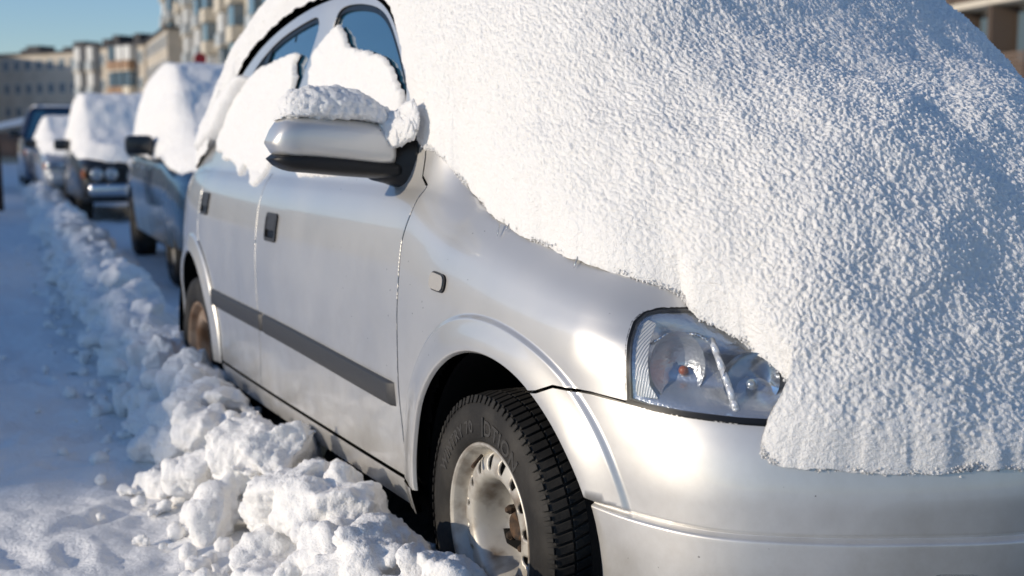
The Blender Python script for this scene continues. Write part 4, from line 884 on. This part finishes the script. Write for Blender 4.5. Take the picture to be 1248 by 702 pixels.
def block(label, p0, p1, thick, H, storeys, bays, wall, kinds, roofbits=(), name='apartment_building', group=None, base=0., winsz=(1.5, 1.4)):
    d = p1-p0; Lw = float(np.hypot(*d)); root = empty(name, (p0[0], p0[1], 0), math.atan2(d[1], d[0])); tag(root, label, 'building', group)
    MB().box((Lw/2, thick/2, H/2), (Lw, thick, H)).build('wall', wall, root); MB().box((Lw/2, thick/2, H+.15), (Lw+.5, thick+.5, .3)).build('roof', M['darkroof'], root)
    sh = H/storeys; bw = Lw/bays; cnt = {'w': 0, 'b': 0}; extra = MB(); anyx = False; order = sorted([(s, k) for s in range(storeys) for k in range(bays)], key=lambda t: t[1] if kinds != 'rev' else -t[1])
    rr = random.Random(int(H*10+Lw))
    for s, k in order:
        kd = kinds[k % len(kinds)]; x = (k+.5)*bw; z = (s+.55)*sh
        if kd == 'w':
            if cnt['w'] < 96:
                o = bpy.data.objects.new('window', winmesh(min(winsz[0], bw*.6), winsz[1])); C.objects.link(o); o.parent = root; o.location = (x, -.01, z); cnt['w'] += 1
            else: extra.box((x, -.03, z), (min(winsz[0], bw*.6), .06, winsz[1])); anyx = True
        elif kd in 'bBo':
            mm = {'b': M['balc'], 'B': M['balc2'], 'o': M['balco'] if rr.random() < .2 else M['balc']}[kd]
            if rr.random() < .25: mm = M['cream']
            if cnt['b'] < 96:
                q = MB(); q.box((x, -.55, z-sh*.30), (bw*.86, 1.1, sh*.36)); o = q.build('balcony', mm, root); cnt['b'] += 1
                g = MB().box((x, -.45, z+sh*.17), (bw*.82, .86, sh*.54)); g.build('balcony_glazing', M['winglass'] if rr.random() < .6 else M['winframe'], o)
                MB().box((x, -.56, z-sh*.50), (bw*.92, 1.16, sh*.06)).build('balcony_slab', M['cream'], o)
            else: extra.box((x, -.55, z-sh*.15), (bw*.86, 1.1, sh*.7)); anyx = True
    if anyx: tag(extra.build('window_rows', M['winglass'], root), kind='stuff')
    for (x, w_, h_) in roofbits: MB().box((x*Lw, thick*.4, H+.3+h_/2), (w_, 2.5, h_)).build('roof_vent', M['darkroof'], root)
    return root
block('pale low apartment block at far left, partly in shadow, behind the parked cars', P2(-70, 172), P2(108, 156), 12, 11.9, 4, 14, M['beige'], 'wwwwwww', [(.50, 1.2, .8), (.56, 2.6, 1.2), (.78, 1.4, .8), (.86, 2.2, 1.4)])
block('narrow brown brick stair section between two pale far blocks', P2(108.5, 156), P2(131, 154), 12, 12.4, 4, 3, M['brown'], 'bwb', [(.2, 1.5, 1.), (.7, 1.2, 1.4)])
block('pale far block with brown balconies left of the tall building', P2(131.5, 154), P2(186, 148), 12, 12.2, 4, 6, M['beige'], 'wwBBBw', [(.3, 1.3, 1.6), (.82, 1.0, .9)])
block('beige wing receding towards the tall apartment building', P2(186.5, 150), P2(213.5, 128), 12, 12.3, 5, 8, M['beige'], 'www')
block('tall apartment tower with columns of glazed balconies behind the parked cars', P2(214, 150), P2(440, 62), 14, 28, 10, 30, M['cream'], 'wbwow')
block('cream building with dark slatted balconies seen over the bonnet snow', P2(1040, 56), P2(1330, 40), 12, 18, 6, 7, M['cream'], 'w', winsz=(1.5, 1.5))
# slatted balconies of that building
tgt = [o for o in C.objects if o.get('label', '').startswith('cream building')][0]
dv_ = P2(1330, 40)-P2(1040, 56); Lw = float(np.hypot(*dv_)); bw = Lw/7
for s in range(6):
    for k in range(7):
        x = (k+.5)*bw; z0 = s*3.0; b = MB(); sl = 7
        for j in range(sl): b.box((x, -1.2, z0+.15+j*.15), (bw*.93, .05, .115))
        for sx in (-1, 1): b.box((x+sx*bw*.47, -.6, z0+1.5), (.06, 1.1, 2.6))
        o = b.build('balcony', M['wood'], tgt); MB().box((x, -.62, z0-.05), (bw*.99, 1.22, .22)).build('balcony_slab', M['cream'], o)
        MB().box((x, -.1, z0+1.5), (bw*.8, .14, 2.2)).build('balcony_door', M['winglass'], o)
# neighbours outside the frame that throw the long shadows
block('low block outside the left edge of the view, shading the far facade', np.array([-60., 162.]), np.array([5., 162.]), 15, 14., 4, 10, M['beige'], 'wwb')
block('long house across the road that shades the trodden lane', np.array([-38.6, 96.]), np.array([-47.05, 5.8]), 10, 9.35, 3, 24, M['beige'], 'wwb')
# garage hut, sign, trunk
g = empty('garage_hut', (*P2(26, 62), 0), rad(-8)); tag(g, 'small hut with snowy pitched roof at far left beyond the cars', 'hut')
MB().box((0, 0, .6), (2.6, 3.4, 1.9)).build('wall', M['beige'], g); b = MB(); b.poly([(-1.6, -1.9, 1.45), (1.6, -1.9, 2.1), (1.6, 1.9, 2.1), (-1.6, 1.9, 1.45)]).poly([(-1.6, -1.9, 1.7), (1.6, -1.9, 2.45), (1.6, 1.9, 2.45), (-1.6, 1.9, 1.7)]); 
for q_ in ([(-1.6, -1.9, 1.45), (1.6, -1.9, 2.1), (1.6, -1.9, 2.45), (-1.6, -1.9, 1.7)], [(-1.6, -1.9, 1.45), (-1.6, 1.9, 1.45), (-1.6, 1.9, 1.7), (-1.6, -1.9, 1.7)], [(1.6, -1.9, 2.1), (1.6, 1.9, 2.1), (1.6, 1.9, 2.45), (1.6, -1.9, 2.45)], [(-1.6, 1.9, 1.45), (1.6, 1.9, 2.1), (1.6, 1.9, 2.45), (-1.6, 1.9, 1.7)]): b.poly(q_)
b.build('roof', M['farsnow'], g)
MB().box((-.2, -1.73, .9), (1.1, .05, 1.2)).build('door', M['brown'], g)
t_ = empty('tree', (*P2(-2, 20), 0)); tag(t_, 'bare dark tree trunk at the left edge', 'tree')
b = MB(); pts = [(0, 0, 0, .15), (.02, 0, .8, .12), (-.02, .03, 1.6, .11), (.03, 0, 2.4, .095), (0, .04, 3.4, .075), (.05, 0, 7., .04)]
for a_, b2_ in zip(pts[:-1], pts[1:]): b.cyl(a_[:3], b2_[:3], a_[3], b2_[3], n=12)
b.build('trunk', M['bark'], t_)
b = MB(); rr = random.Random(3)
def br(p, d, l, r, n):
    e = p+d*l; b.cyl(p, e, r, r*.6, n=6)
    if n:
        for _ in range(3): br(p+d*l*rr.uniform(.5, 1), (d+Vector((rr.gauss(0, .5), rr.gauss(0, .5), rr.gauss(.1, .3)))).normalized(), l*.7, r*.55, n-1)
for z in (1.9, 2.5, 3.0, 3.6, 4.2): a_ = rr.uniform(2.4, 4.2); br(Vector((0, 0, z+2.5)), Vector((math.cos(a_), math.sin(a_), .7)).normalized(), rr.uniform(.7, 1.1), .04, 3)
b.build('crown', M['bark'], t_)
p = P2(252, 52); s_ = empty('road_sign', (p[0], p[1], 0)); tag(s_, 'small round red sign above the snow of the dark blue car', 'sign')
MB().cyl((0, 0, 0), (0, 0, 4.4), .04, n=10).build('post', M['darkroof'], s_); MB().cyl((0, -.05, 4.45), (0, -.09, 4.45), .26, n=28).build('sign_face', M['red'], s_)
#BG1#
# ------------------------------------------------------------------ light, world, camera
SUN_AZ = (-1., .08); EL = 14.5
sd = np.array([SUN_AZ[0], SUN_AZ[1], 0]); sd /= np.linalg.norm(sd); sd = sd*math.cos(rad(EL)); sd[2] = math.sin(rad(EL))
L = bpy.data.lights.new('sun', 'SUN'); L.energy = 3.6; L.angle = rad(.55); L.color = (1., .87, .70)
lo = bpy.data.objects.new('sun', L); C.objects.link(lo); lo.rotation_euler = Vector(-sd).to_track_quat('-Z', 'Y').to_euler()
w = bpy.data.worlds.new('World'); bpy.context.scene.world = w; w.use_nodes = True; nt = w.node_tree; bg = nt.nodes['Background']; sky = nt.nodes.new('ShaderNodeTexSky'); sky.sky_type = 'NISHITA'; sky.sun_disc = False
sky.sun_elevation = rad(EL); sky.sun_rotation = math.atan2(sd[0], sd[1]); sky.air_density = 1.; sky.dust_density = .0; sky.ozone_density = 3.2
tn = nt.nodes.new('ShaderNodeMix'); tn.data_type = 'RGBA'; tn.blend_type = 'MULTIPLY'; tn.inputs['Factor'].default_value = 1.; tn.inputs['B'].default_value = (.92, .95, 1.06, 1)
nt.links.new(sky.outputs[0], tn.inputs['A']); nt.links.new(tn.outputs['Result'], bg.inputs[0]); bg.inputs[1].default_value = .138
cd = bpy.data.cameras.new('camera'); co_ = bpy.data.objects.new('camera', cd); C.objects.link(co_); co_.location = CAM
mt = Matrix((Vector(_r), Vector(_u), Vector(-_d))).transposed(); co_.rotation_euler = mt.to_euler()
cd.sensor_width = 36; cd.lens = 36*F/1248; cd.clip_end = 2000; cd.clip_start = .05
cd.dof.use_dof = True; cd.dof.focus_distance = 2.55; cd.dof.aperture_fstop = 3.0; cd.dof.aperture_blades = 0
sc = bpy.context.scene; sc.camera = co_; sc.view_settings.view_transform = 'Standard'; sc.view_settings.look = 'None'; sc.view_settings.exposure = -.02; sc.view_settings.gamma = 1
sc.cycles.use_denoising = True
